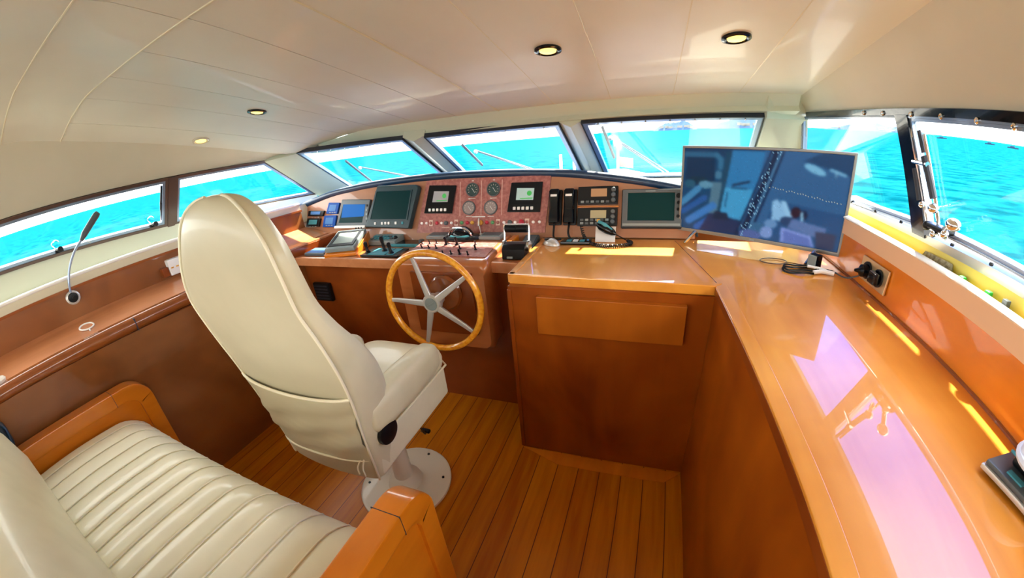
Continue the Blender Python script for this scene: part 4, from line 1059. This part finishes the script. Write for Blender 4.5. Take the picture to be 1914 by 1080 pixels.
b = MB(); b.tube(co, .0030, 5); cr = b.build('coiled_cord', M['black'], mc)
b = MB(); b.tube([pth[-1], Vector((-.11, 1.94, .972)), Vector((-.135, 1.944, .985)), Bq], .003, 6, smooth=4); b.build('cord_end', M['black'], mc)
# cable tangle and adapter near the television foot
cbk = thing('power_cable', 'dark thin cable looped on the worktop below the television corner', 'cable', (.65, 1.6, CZ))
loop1 = [(.62 + .068 * math.cos(a), 1.575 + .040 * math.sin(a), CZ + .006 + .004 * math.sin(3 * a)) for a in [k * PI / 9 for k in range(19)]]
b = MB(); b.tube(loop1 + [(.70, 1.60, CZ + .006), (.75, 1.58, CZ + .006)], .0045, 6, smooth=2); b.tube([(x + .006, y + .012, z + .006) for x, y, z in loop1[3:]], .004, 6, smooth=2); b.build('loop', M['black'], cbk)
b = MB(); b.tube([(.545 + .055 * math.cos(a), 1.685 + .038 * math.sin(a), CZ + .004) for a in [k * PI / 8 - .3 for k in range(17)]] + [(.66, 1.64, CZ + .005), (.72, 1.60, CZ + .006)], .0022, 6, smooth=2); b.build('thin_loop', M['brownstrip'], cbk)
b = MB(); b.tube([(.75, 1.58, CZ + .006), (.765, 1.50, CZ + .01), (.782, 1.455, .985), (.786, 1.42, 1.01)], .003, 6, smooth=4); b.build('lead', M['grey'], cbk)
ad = thing('power_adapter', 'small upright black power adapter among the cables by the television', 'adapter', (.69, 1.63, CZ))
b = MB(); b.xbox(Matrix.Translation((.695, 1.63, CZ + .030)) @ Matrix.Rotation(.5, 4, 'Z'), .030, .045, .058, .006); b.build('case', M['gloss_black'], ad)
b = MB(); b.xbox(Matrix.Translation((.676, 1.618, CZ + .030)) @ Matrix.Rotation(.5, 4, 'Z'), .006, .040, .052, .002); b.build('face', M['light_grey'], ad)
b = MB(); b.tube([(.66, 1.545, CZ + .009), (.70, 1.555, CZ + .011), (.74, 1.54, CZ + .009)], .009, 8, smooth=3); b.tube([(.655, 1.60, CZ + .016), (.71, 1.575, CZ + .012), (.725, 1.545, CZ + .009)], .006, 8, smooth=3); tag(b.build('cable_connector', M['white']), 'white plug connector lying among the black cable loops', 'connector')
# wall socket
sk = thing('wall_socket', 'metal double socket plate with black plug on the wooden back panel', 'socket', (.80, 1.37, .98))
SKM = frame((.7995, 1.365, 1.028), (0, -1, 0), (.035, 0, .999), (-.999, 0, .035))
b = MB(); b.box(-.092, .092, -.042, .042, 0, .008, .003, xf=SKM); b.build('plate', M['brass'], sk)
for x in (-.04, .04):
    b = MB(); b.lathe([(.031, .006), (.031, .012), (.026, .013), (.026, .009)], SKM @ Matrix.Translation((x, 0, 0)), 22); b.build('outlet', M['black'], sk)
b = MB(); b.lathe([(.024, .010), (.022, .032), (.010, .040), (.005, .055)], SKM @ Matrix.Translation((-.038, -.002, 0)), 16); b.build('plug', M['gloss_black'], sk)
b = MB(); b.box(.012, .060, -.022, .020, .012, .034, .006, xf=SKM); b.build('plug', M['gloss_black'], sk)
# papers and bits in the gutter
b = MB(); b.slab([(.832, 1.225, 1.11), (.852, 1.205, 1.166), (.852, 1.075, 1.170), (.832, 1.03, 1.11)], .004); tag(b.build('folded_leaflet', M['oilgrey']), 'grey printed leaflet tucked in the gutter behind the white lip', 'leaflet')
for lb, y, zt in (('small green plastic clip in the gutter beside the leaflet', 1.004, 1.162), ('small green plastic clip in the gutter further from the leaflet', .899, 1.166)):
    b = MB(); b.box(.831, .845, y - .010, y + .010, 1.106, zt, .004); tag(b.build('green_clip', M['green']), lb, 'clip', 'green clips in the gutter')
b = MB(); b.box(.830, .844, .825, .843, 1.106, 1.172, .003); tag(b.build('grey_bracket', M['grey']), 'small dark grey bracket standing in the gutter below the right window', 'bracket')

# bottom-right stack
dv = thing('closed_laptop', 'closed slim laptop with silver edge on the worktop at lower right', 'laptop', (.68, .42, CZ))
DM = frame((.655, .548, CZ + .0005), (.24, -.97, 0), (.97, .24, 0), (0, 0, 1))
b = MB(); b.box(0, .34, 0, .125, .006, .018, .004, xf=DM); b.build('base', M['alu'], dv)
b = MB(); b.box(.004, .335, .004, .125, .018, .029, .004, xf=DM); b.build('lid', M['grey'], dv)
for x in (.03, .29):
    b = MB(); b.box(x, x + .02, .02, .04, 0, .007, xf=DM); b.build('foot', M['black'], dv)
b = MB(); b.box(.045, .085, .016, .030, .0285, .0325, .001, xf=DM); b.build('sticker', M['teal_light'], dv)
pc = thing('black_pouch', 'black zipped pouch lying on the closed silver-edged laptop', 'pouch', (.72, .44, .984))
b = MB(); b.xbox(DM @ Matrix.Translation((.130, .082, .043)), .20, .090, .026, .012, 4); b.build('body', M['black'], pc)
b = MB(); b.tube([DM @ Vector((.02, .045, .052)), DM @ Vector((.10, .040, .050)), DM @ Vector((.19, .046, .050))], .003, 6, smooth=4); b.build('zip', M['teal_light'], pc)
hc = thing('white_hat', 'crumpled white cloth hat lying on the black pouch at the right edge', 'hat', (.70, .46, 1.01))
b = MB(); CC = DM @ Vector((.085, .075, .062))
rows = []
for k in range(9):
    t = k / 8; rr = .062 * (math.cos(t * PI / 2) ** .55 if t < 1 else .05); hgt = .055 * t
    rows.append([CC + Vector((rr * (1 + .05 * math.sin(5 * a + k)) * math.cos(a), rr * (1 + .05 * math.cos(4 * a + k)) * math.sin(a), hgt)) for a in [i * PI / 14 for i in range(28)]])
b.loft(rows); b.build('crown', M['cap_cloth'], hc, 70)
b = MB(); b.lathe([(.066, 0), (.068, .006), (.064, .012)], Matrix.Translation(CC - Vector((0, 0, .002))), 28); b.build('band', M['cap_cloth'], hc)

# ================================================================== LEFT LEDGE THINGS
gn = thing('gooseneck_lamp', 'slim chrome gooseneck reading lamp on the left ledge panel', 'lamp', (-2.42, .47, 1.135))
BM_ = frame((-2.4225, .47, 1.128), (0, 1, 0), (0, 0, 1), (1, 0, 0))
b = MB(); b.lathe([(.034, 0), (.034, .010), (.026, .014), (.026, .010)], BM_, 28); b.build('base_ring', M['alu'], gn)
b = MB(); b.lathe([(.025, .009), (.022, .014), (.008, .016)], BM_, 24); b.lathe([(.005, .016), (.005, .020)], BM_, 10); b.build('base_button', M['black'], gn)
b = MB(); b.tube([(-2.412, .468, 1.155), (-2.405, .476, 1.20), (-2.40, .50, 1.26), (-2.395, .545, 1.325), (-2.39, .60, 1.375)], .0055, 10, smooth=6); b.build('stem', M['bluealu'], gn, 60)
b = MB(); b.tube([(-2.39, .595, 1.37), (-2.388, .62, 1.395), (-2.384, .70, 1.465), (-2.383, .712, 1.474)], [.008, .015, .016, .012], 14); b.build('lamp_head', M['grey'], gn, 60)
b = MB(); b.tube([(-2.389, .606, 1.378), (-2.387, .618, 1.358), (-2.386, .635, 1.345)], .002, 5, smooth=3); b.build('pull_wire', M['chrome'], gn)
lt = thing('ring_pull', 'round brass-rimmed ring pull set flush in the left wooden ledge', 'ring pull', (-2.28, .45, 1.0))
RM = frame((-2.285, .447, .9985), (.976, 0, -.215), (0, 1, 0), (.215, 0, .976))
b = MB(); b.lathe([(.030, 0), (.030, .002)], RM, 24); b.build('cup', M['ledge'], lt)
b = MB(); b.tube([RM @ Vector((.033 * math.cos(a), .033 * math.sin(a), .0035)) for a in [k * PI / 16 for k in range(32)]], .004, 8, closed=True); b.tube([RM @ Vector((.035, 0, .0035)), RM @ Vector((.055, -.004, .0035))], .004, 6); b.build('ring', M['lip'], lt, 70)
sb = thing('white_switch_box', 'white switch box on the left ledge panel behind the chair', 'switch box', (-2.41, 1.02, 1.05))
b = MB(); b.box(-2.424, -2.385, .965, 1.10, 1.045, 1.135, .006); b.build('case', M['white'], sb)
for k in range(4): b = MB(); b.box(-2.386, -2.383, .975 + .03 * k, .99 + .03 * k, 1.085, 1.092); b.build('mark_strip', M['lamp_yellow'], sb)
b = MB(); b.box(-2.424, -2.39, .925, .962, 1.048, 1.10, .004); b.build('side_socket', M['dark_wood'], sb)
cp2 = tag(MB().lathe([(.03, 0), (.034, .012), (.028, .02), (.012, .024)], Matrix.Translation((-2.215, .005, .9795 - .008)), 20).build('cup_stopper', M['lip']), 'small white round fitting on the left ledge at the picture edge', 'fitting')

# ================================================================== HELM CHAIR
ch = thing('helm_chair', 'tall cream leather helm chair on a round white pedestal', 'chair', (-1.03, .97, 0))
BX = -1.075
def bx(z):
    t = max(0, min(1, (z - 1.12) / .24)); return BX + .055 * t * t * (3 - 2 * t)
LV = [(.412, .226, .684, .80), (.425, .230, .682, .81), (.50, .233, .678, .82), (.58, .240, .670, .83), (.68, .252, .660, .84), (.78, .268, .648, .83), (.88, .280, .632, .80), (.97, .286, .612, .752), (1.06, .284, .590, .695), (1.14, .274, .570, .655), (1.22, .258, .555, .630), (1.29, .234, .546, .615), (1.35, .206, .545, .608), (1.40, .172, .549, .607), (1.435, .130, .556, .605), (1.455, .085, .566, .602), (1.463, .035, .577, .596)]
LV = [tuple(p) for p in (lambda P: [( *[.5 * (2 * P[i][k] + (P[i + 1][k] - P[max(0, i - 1)][k]) * t + (2 * P[max(0, i - 1)][k] - 5 * P[i][k] + 4 * P[i + 1][k] - P[min(len(P) - 1, i + 2)][k]) * t * t + (3 * P[i][k] - P[max(0, i - 1)][k] - 3 * P[i + 1][k] + P[min(len(P) - 1, i + 2)][k]) * t ** 3) for k in range(4)],) for i in range(len(P) - 1) for t in (0, .33, .67)] + [P[-1]])(LV)]
def backring(z, h, yr, yf, n=9):
    P = []; yw = yf - yr; r = min(.045, yw * .42, h * .6)
    # rear edge left to right (slightly bowed aft), then front
    for k in range(n):
        t = -1 + 2 * k / (n - 1); x = bx(z) + t * (h - r * .25); P.append((x, yr - .018 * (1 - t * t) + .004, z))
    P.append((bx(z) + h, yr + r * .6, z)); P.append((bx(z) + h * 1.01, (yr + yf) / 2, z)); P.append((bx(z) + h, yf - r, z)); P.append((bx(z) + h - r * .5, yf - r * .1, z))
    for k in range(n):
        t = 1 - 2 * k / (n - 1); P.append((bx(z) + t * (h - r), yf - .035 * (1 - t * t) * min(1, yw / .15), z))
    P.append((bx(z) - h + r * .5, yf - r * .1, z)); P.append((bx(z) - h, yf - r, z)); P.append((bx(z) - h * 1.01, (yr + yf) / 2, z)); P.append((bx(z) - h, yr + r * .6, z))
    return P
def lev(z):
    return tuple(interp([(l[0], l[k]) for l in LV], z) for k in (1, 2, 3))
b = MB(); b.loft([backring(*l) for l in LV]); b.build('backrest', M['cream'], ch, 60)
b = MB(); rows = []                                         # tailored rear cover
for l in LV[1:-1]:
    z, h, yr, yf = l
    rows.append([(bx(z) + t * (h - .010), yr - .018 * (1 - t * t) + .004 - (.0045 if abs(t) < .99 else .0015), z) for t in [-1 + k / 8 for k in range(17)]])
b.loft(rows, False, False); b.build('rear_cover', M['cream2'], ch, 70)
for sgn in (1, -1):
    pts = [(bx(l[0]) + sgn * (l[1] - .006), l[2] + .002, l[0]) for l in LV[:-1]]
    b = MB(); b.tube(pts, .0048, 8, smooth=3); b.build('piping', M['pipe'], ch, 70)
b = MB(); rows = []                                         # sagging pocket on the rear cover
for k in range(15):
    t = k / 14; z = lerp(.82, .475, t); h, yr, yf = lev(z)
    bag = .006 + .011 * math.sin(PI * min(1, t * 1.05)) ** .8
    rows.append([(BX + s * (h - .008), yr - .018 * (1 - s * s) - bag * (1 - s ** 6) - .004 + .0055 * math.sin(7 * s + 9 * t) * math.sin(PI * t) + .005 * math.sin(23 * t + 4 * s) * math.sin(PI * t), z + .012 * (1 - s * s) * (-1 if k == 0 else 0)) for s in [-1 + j / 14 for j in range(29)]])
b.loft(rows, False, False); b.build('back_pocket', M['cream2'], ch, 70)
b = MB(); h, yr, yf = lev(.82); b.tube([(BX + s * (h - .006), yr - .018 * (1 - s * s) - .014 * (1 - s ** 6), .824 - .012 * (1 - s * s)) for s in [-1 + j / 10 for j in range(21)]], .0055, 8); b.build('pocket_hem', M['pipe'], ch)
b = MB(); h, yr, yf = lev(.50); b.tube([(BX + s * (h - .004), yr - .018 * (1 - s * s) - .016 * (1 - s ** 6), .512 + .010 * s) for s in [-1 + j / 10 for j in range(21)]], .004, 8); b.build('pocket_hem', M['pipe'], ch)
for dx in (0, .012):
    b = MB(); b.tube([(BX + .205 - dx, .664, .53), (BX + .200 - dx * 2, .650, .495), (BX + .204 - dx * 2.4, .648, .462)], .003, 6, smooth=3); b.build('tie_string', M['pipe'], ch)
# seat
b = MB(); b.box(-1.300, -.842, .70, 1.215, .412, .565, .016, 3); b.build('seat_skirt', M['seat_white'], ch, 40)
b = MB()
b.loft([[(lerp(-1.300, -.842, .5) + hx * cx, lerp(.84, 1.235, .5) + hy * cy, zz) for cx, cy in [(math.copysign(abs(math.cos(a)) ** .35, math.cos(a)), math.copysign(abs(math.sin(a)) ** .35, math.sin(a))) for a in [k * PI / 20 + .001 for k in range(40)]]] for zz, hx, hy in ((.553, .212, .205), (.568, .228, .226), (.600, .231, .232), (.628, .224, .226), (.645, .195, .198), (.650, .12, .13))])
b.build('seat_cushion', M['seat_white'], ch, 60)
b = MB(); b.tube([(-1.305, .86, .566), (-1.305, 1.22, .566), (-1.27, 1.252, .566), (-.88, 1.252, .566), (-.838, 1.22, .566), (-.838, .72, .566)], .005, 8); b.build('seat_piping', M['pipe'], ch)
for sx in (1, -1):
    cx = BX + .012 + sx * .205
    rows = []
    for y, wx_, z0, z1 in ((.705, .030, .640, .700), (.725, .048, .610, .728), (.80, .056, .596, .738), (.95, .058, .592, .742), (1.08, .056, .594, .736), (1.145, .046, .606, .722), (1.170, .026, .630, .695)):
        rows.append([(cx + wx_ * math.copysign(abs(math.cos(a)) ** .55, math.cos(a)), y, (z0 + z1) / 2 + (z1 - z0) / 2 * math.copysign(abs(math.sin(a)) ** .6, math.sin(a))) for a in [k * PI / 12 + .01 for k in range(24)]])
    b = MB(); b.loft(rows); b.build('armrest', M['cream'], ch, 60)
b = MB()
KM = frame((-.846, .765, .585), (0, 1, 0), (0, 0, 1), (1, 0, 0))
b.lathe([(.030, 0), (.030, .008), (.046, .012), (.049, .018), (.047, .030), (.036, .035), (.012, .036)], KM, 28); b.build('recliner_knob', M['black'], ch, 40)
b = MB(); b.tube([(-1.03, 1.10, .42), (-1.06, 1.22, .10), (-1.085, 1.27, .06)], .005, 8, smooth=3); b.box(-1.115, -1.06, 1.262, 1.285, .045, .065, .006); b.build('foot_lever', M['black'], ch)
b = MB(); b.lathe([(.222, .0005), (.222, .014), (.212, .020), (.09, .022)], Matrix.Translation((-1.028, .97, 0)), 56); pb = b.build('base_plate', M['base_white'], ch)
for k in range(6):
    a = k * PI / 3 + .4; b = MB(); b.lathe([(.007, .019), (.006, .0245)], Matrix.Translation((-1.028 + .185 * math.cos(a), .97 + .185 * math.sin(a), 0)), 10); b.build('bolt', M['black'], pb)
b = MB(); b.lathe([(.085, .021), (.075, .05), (.045, .07), (.042, .425)], Matrix.Translation((-1.028, .97, 0)), 32); b.build('pedestal', M['base_white'], ch, 40)

# ================================================================== SETTEE
st = thing('settee', 'cream channel-quilted settee with rounded cherry wood arms', 'settee', (-1.3, .1, 0))
def arm(x0, x1, zt, yf, seamy):
    r = .10
    out = [(yf, 0), (yf, zt - r)] + [(yf - r + r * math.cos(a), zt - r + r * math.sin(a)) for a in [k * PI / 16 for k in range(1, 8)]] + [(yf - r, zt), (seamy, zt), (-.55, zt)]
    w_ = .068; r2 = r - w_ + .02
    inn = [(yf - w_, 0), (yf - w_, zt - r)] + [(yf - w_ - r2 + r2 * math.cos(a), zt - w_ - r2 + r2 * math.sin(a)) for a in [k * PI / 16 for k in range(1, 8)]] + [(yf - w_ - r2, zt - w_), (seamy, zt - w_), (-.55, zt - w_)]
    rows = []
    for (oy, oz), (iy, iz) in zip(out, inn):
        ring_ = []
        for u, v in ((.0, .12), (.0, .88), (.03, .97), (.12, 1), (.88, 1), (1, .97), (1, .03), (.88, 0), (.12, 0), (.03, .03)):
            ring_.append((lerp(x0, x1, v), lerp(oy, iy, u), lerp(oz, iz, u)))
        rows.append(ring_)
    b = MB(); b.loft(rows); fr = b.build('arm_frame', M['amber_wood'], st, 40)
    b = MB(); b.prism(inn[:1] + inn[1:] + [(-.55, 0)], x0 + .014, x1 - .014, YZ); b.build('arm_panel', M['amber_wood'], st)
    b = MB(); b.band([(seamy - .001, zt + .0006), (seamy + .001, zt + .0006)], [(seamy - .001, zt - w_), (seamy + .001, zt - w_)], x0 - .0006, x1 + .0006, YZ, False); b.build('arm_joint', M['rubber'], st)
arm(-2.115, -2.035, .742, .525, .36)
arm(-.565, -.482, .742, .525, .40)
X0, X1, Y0, Y1 = -2.03, -.572, -.14, .415
ch_x = [X0 + .10 + k * (X1 - X0 - .14) / 13 for k in range(14)]
def seat_top(x, y):
    u = (y - Y0) / (Y1 - Y0)
    z = .630 + .012 * math.sin(PI * min(1, u * 1.1))
    e = max(0, (u - .80) / .20); z -= .055 * e ** 2.4
    ex_ = min(x - X0, X1 - x); z -= .035 * max(0, 1 - ex_ / .06) ** 2.2
    d = min(abs(x - c) for c in ch_x); z -= .0022 * math.exp(-(d / .008) ** 2)
    z += .0012 * math.cos(min(1, d / .05) * PI) * -1
    return z
NX, NY = 340, 26
b = MB()
bm = bmesh.new(); G = []
for i in range(NX + 1):
    x = lerp(X0, X1, i / NX); col = []
    for j in range(NY + 1):
        y = lerp(Y0, Y1, j / NY); col.append(bm.verts.new((x, y, seat_top(x, y))))
    for k in range(1, 7):
        a = k / 6; zt = seat_top(x, Y1); col.append(bm.verts.new((x, Y1 + .014 * math.sin(PI * a), lerp(zt, .50, a))))
    G.append(col)
for a, c in zip(G, G[1:]):
    for j in range(len(a) - 1): bm.faces.new((a[j], c[j], c[j + 1], a[j + 1]))
for col in (G[0], G[-1]):
    x = col[0].co.x; bt = [bm.verts.new((x, v.co.y, .50)) for v in col]
    for j in range(len(col) - 1): bm.faces.new((col[j], col[j + 1], bt[j + 1], bt[j]))
bmesh.ops.recalc_face_normals(bm, faces=bm.faces[:])
b._add(bm); sc2 = b.build('seat_cushion', M['seat_white'], st, 60)
for c in ch_x:
    b = MB(); b.tube([(c, y, seat_top(c, y) + .0036) for y in [lerp(Y0 + .02, Y1, k / 16) for k in range(17)]] + [(c, Y1 + .012, .53)], .0030, 6); b.build('seam_piping', M['pipe'], sc2, 70)
b = MB(); rows = []                                         # back cushion with a rounded face leaning aft
for k in range(13):
    t = k / 12; x = lerp(-2.03, -.572, t)
    ed = .03 * (max(0, 1 - min(t, 1 - t) * 9)) ** 2
    rows.append([(x, -.085 - ed, .585), (x, -.045 - ed, .66), (x, -.045 - ed, .76), (x, -.075 - ed, .88), (x, -.13 - ed, .985), (x, -.19, 1.02), (x, -.26, 1.0), (x, -.28, .90), (x, -.24, .58)])
b.loft(rows); b.build('back_cushion', M['cream'], st, 70)
b = MB(); b.box(-2.035, -.565, -.30, .385, .0, .50, .004); b.build('plinth', M['amber_wood'], st)
# dark bag behind the left arm
bg = thing('dark_bag', 'dark navy padded bag at the far left behind the settee arm', 'bag', (-2.06, -.16, .745))
b = MB(); b.xbox(Matrix.Translation((-2.086, -.16, .815)), .10, .20, .13, .035, 4); b.build('body', pmat('dark navy cloth', (.008, .018, .030), .6), bg)
b = MB(); b.tube([(-2.05, -.075, .775), (-2.045, -.064, .85), (-2.07, -.09, .878)], .005, 6, smooth=3); b.build('piping', M['navy'], bg)

# ================================================================== CEILING LIGHTS
for lb, x, y, on in (('recessed ceiling light nearest the centre of the windscreens', -.33, 1.392, 1), ('recessed ceiling light nearest the right side liner', .281, 1.435, 1), ('recessed ceiling light with dark rim left of the centre seam', -1.809, 1.365, .6), ('small recessed ceiling light close to the left wall', -2.325, 1.33, .8)):
    z = ceil_z(x, y)
    o = thing('ceiling_light', lb, 'ceiling light', (x, y, z - .004), 'recessed ceiling lights')
    _n = Vector(((ceil_z(x + .01, y) - ceil_z(x - .01, y)) / .02, (ceil_z(x, y + .01) - ceil_z(x, y - .01)) / .02, -1)).normalized(); N = Matrix.Translation((x, y, z - .0005)) @ _n.to_track_quat('Z', 'Y').to_matrix().to_4x4()
    b = MB(); b.lathe([(.047, -.006), (.047, .006), (.038, .009), (.030, .003), (.030, -.006)], N, 32); b.build('bezel', M['gloss_black'] if x > -2 else M['base_white'], o)
    b = MB(); b.lathe([(.029, -.005), (.029, .006), (.018, .010), (.004, .011)], N, 26); b.build('lens', M['lightbulb'], o)

# ================================================================== OUTSIDE
b = MB(); b.box(-6000, 6000, -3000, 9000, -3.3, -3.25); so_ = b.build('sea', M['sea']); so_['kind'] = 'structure'
# white foredeck and bulwarks of the boat
b = MB(); b.loft([[(-3.3, 2.9, .70), (1.6, 2.9, .70), (1.6, 2.9, .5), (-3.3, 2.9, .5)], [(-2.6, 6.5, .62), (.9, 6.5, .62), (.9, 6.5, .4), (-2.6, 6.5, .4)], [(-1.1, 10.5, .55), (-.6, 10.5, .55), (-.6, 10.5, .3), (-1.1, 10.5, .3)]]); fd = struct(b.build('foredeck', M['deck']))
b = MB(); b.box(-3.4, 2.0, -7.5, YB, -.08, -.02); struct(b.build('aft_bounce_deck', M['teak']))  # unseen deck added to bounce sunlight up to the ceiling
b = MB(); b.slab([(1.75, 3.6, .95), (1.75, -1.5, .88), (1.80, -1.5, .35), (1.80, 3.6, .42)], .08); struct(b.build('bulwark_right', M['deck']))
# wipers
def wiper(lb, pv, hub, b0, b1):
    o = thing('windscreen_wiper', lb, 'wiper', pv, 'windscreen wipers')
    pv, hub, b0, b1 = (Vector(p) + Vector((0, .022, .034)) for p in (pv, hub, b0, b1))
    for d in (0, .03):
        b = MB(); b.tube([pv + Vector((d, 0, 0)), hub + Vector((d * .3, 0, .006))], .0045, 6); b.build('arm', M['light_grey'], o)
    b = MB(); b.tube([b0, b1], .009, 6); b.build('blade', M['rubber'], o)
    b = MB(); b.ball(hub, .014); b.build('pivot', M['white'], o)
wiper('pantograph wiper on the starboard windscreen pane left of the television', (.109, 2.719, 1.188), (-.212, 2.328, 1.433), (-.247, 2.227, 1.496), (-.208, 2.524, 1.310))
wiper('pantograph wiper on the centre windscreen pane', (-.80, 2.62, 1.250), (-1.098, 2.361, 1.412), (-1.150, 2.276, 1.465), (-1.132, 2.519, 1.313))
wiper('pantograph wiper on the port windscreen pane', (-1.83, 2.60, 1.262), (-2.148, 2.415, 1.378), (-2.179, 2.304, 1.447), (-2.235, 2.62, 1.25))
# flag staff and rail posts on the bow
fs = thing('flag_staff', 'white staff with a small red and white flag on the foredeck', 'flag', (-.62, 8.6, .57))
b = MB(); b.cyl((-.62, 8.6, .56), (-.62, 8.6, 1.28), .030, .022); b.build('staff', M['white'], fs)
b = MB(); b.grid(8, 4, lambda u, v: (-.60 + .30 * u, 8.6 + .03 * math.sin(7 * u), .98 - .20 * v - .05 * u)); b.build('flag_cloth', M['red'], fs)
b = MB(); b.tube([(-.70, 8.6, 1.22), (-.62, 8.6, 1.22), (-.54, 8.6, 1.22)], .02, 6); b.ball((-.62, 8.6, 1.3), .05); b.build('masthead_light', M['white'], fs)
br_ = thing('bow_rail', 'white bow rail posts on the foredeck ahead of the windscreens', 'rail', (-1.2, 7.5, .6))
for x, y in ((-1.62, 7.4), (-1.45, 7.9)):
    b = MB(); b.cyl((x, y, .58), (x, y, 1.15), .028); b.build('rail_post', M['white'], br_)
b = MB(); b.tube([(-1.62, 7.4, .62), (-1.45, 7.9, .62)], .02, 6); b.build('rail_foot', M['white'], br_)
# far islands and boats
def island(lb, c, L, hgt, seed, mats):
    rn = random.Random(seed); ang = math.atan2(c[1], c[0]); tx, ty = -math.sin(ang), math.cos(ang)
    o = thing('island', lb, 'island', (c[0], c[1], -3.25)); ks = [rn.uniform(.35, 1) for _ in range(9)]
    n = 40; rows = []
    for d, k in ((-.28, 0), (-.10, .62), (0, 1), (.18, .6), (.34, 0)):
        row_ = []
        for i in range(n + 1):
            t = i / n; f = math.sin(PI * t) ** .7; q = t * 8; h = lerp(ks[int(q)], ks[min(8, int(q) + 1)], q - int(q))
            hh_ = hgt * k * f * (.55 + .6 * h) + (rn.uniform(-.05, .05) * hgt if 0 < k else 0) * f
            s_ = (t - .5) * L; row_.append((c[0] - tx * s_ + math.cos(ang) * d * hgt * 4, c[1] - ty * s_ + math.sin(ang) * d * hgt * 4, -3.3 + max(0, hh_)))
        rows.append(row_)
    b = MB(); b.loft(rows, False, False); b.build('hill', M[mats[0]], o, 30)
    for i in range(7):
        t = rn.uniform(.15, .85); s_ = (t - .5) * L
        b = MB(); z = -3.3 + hgt * rn.uniform(.12, .4)
        b.xbox(Matrix.Translation((c[0] - tx * s_ - math.cos(ang) * hgt * .75, c[1] - ty * s_ - math.sin(ang) * hgt * .75, z)) @ Matrix.Rotation(ang, 4, 'Z'), hgt * .12, hgt * rn.uniform(.25, .6), hgt * .22); b.build('house', M[mats[1]], o)
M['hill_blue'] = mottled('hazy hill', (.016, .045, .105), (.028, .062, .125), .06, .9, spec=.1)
M['cliff'] = pmat('pale cliff', (.16, .15, .14), .9, spec=.1)
def az(px_x, D):                                            # bearing of a far thing, measured from the bow
    return (D * math.sin(px_x), D * math.cos(px_x))
island('hazy blue headland with a pale cliff seen over the starboard windscreen pane', az(math.radians(3.6), 1500), 150, 34, 4, ('hill_blue', 'cliff'))
island('hazy blue hills with buildings seen just left of the starboard corner post', az(math.radians(12.5), 1700), 260, 46, 9, ('hill_blue', 'cliff'))
island('long low hazy shore seen through the right front side window', az(math.radians(27.5), 1700), 340, 24, 15, ('hill_blue', 'cliff'))
for lb, a, D in (('tiny dark boat on the horizon just aft of the starboard mullion', 34.6, 700), ('tiny dark boat on the horizon in the middle of the right aft window', 39.6, 700), ('tiny dark boat on the horizon nearest the right picture edge', 42.0, 620)):
    x, y = az(math.radians(a), D)
    o = thing('motor_boat', lb, 'boat', (x, y, -3.25), 'far boats')
    R = Matrix.Translation((x, y, -3.25)) @ Matrix.Rotation(-math.radians(a), 4, 'Z')
    b = MB(); b.loft([[R @ Vector((s_ * 6, w_, h)) for w_, h in ((-1.6 * k, 1.4), (1.6 * k, 1.4), (.9 * k, 0), (-.9 * k, 0))] for s_, k in ((-1, .8), (0, 1), (.6, .8), (1.1, .05))]); b.build('hull', M['hill_blue'], o)
    b = MB(); b.box(-3, 2, -1.1, 1.1, 1.4, 3.0, .3, xf=R); b.build('cabin', M['hill_blue'], o)
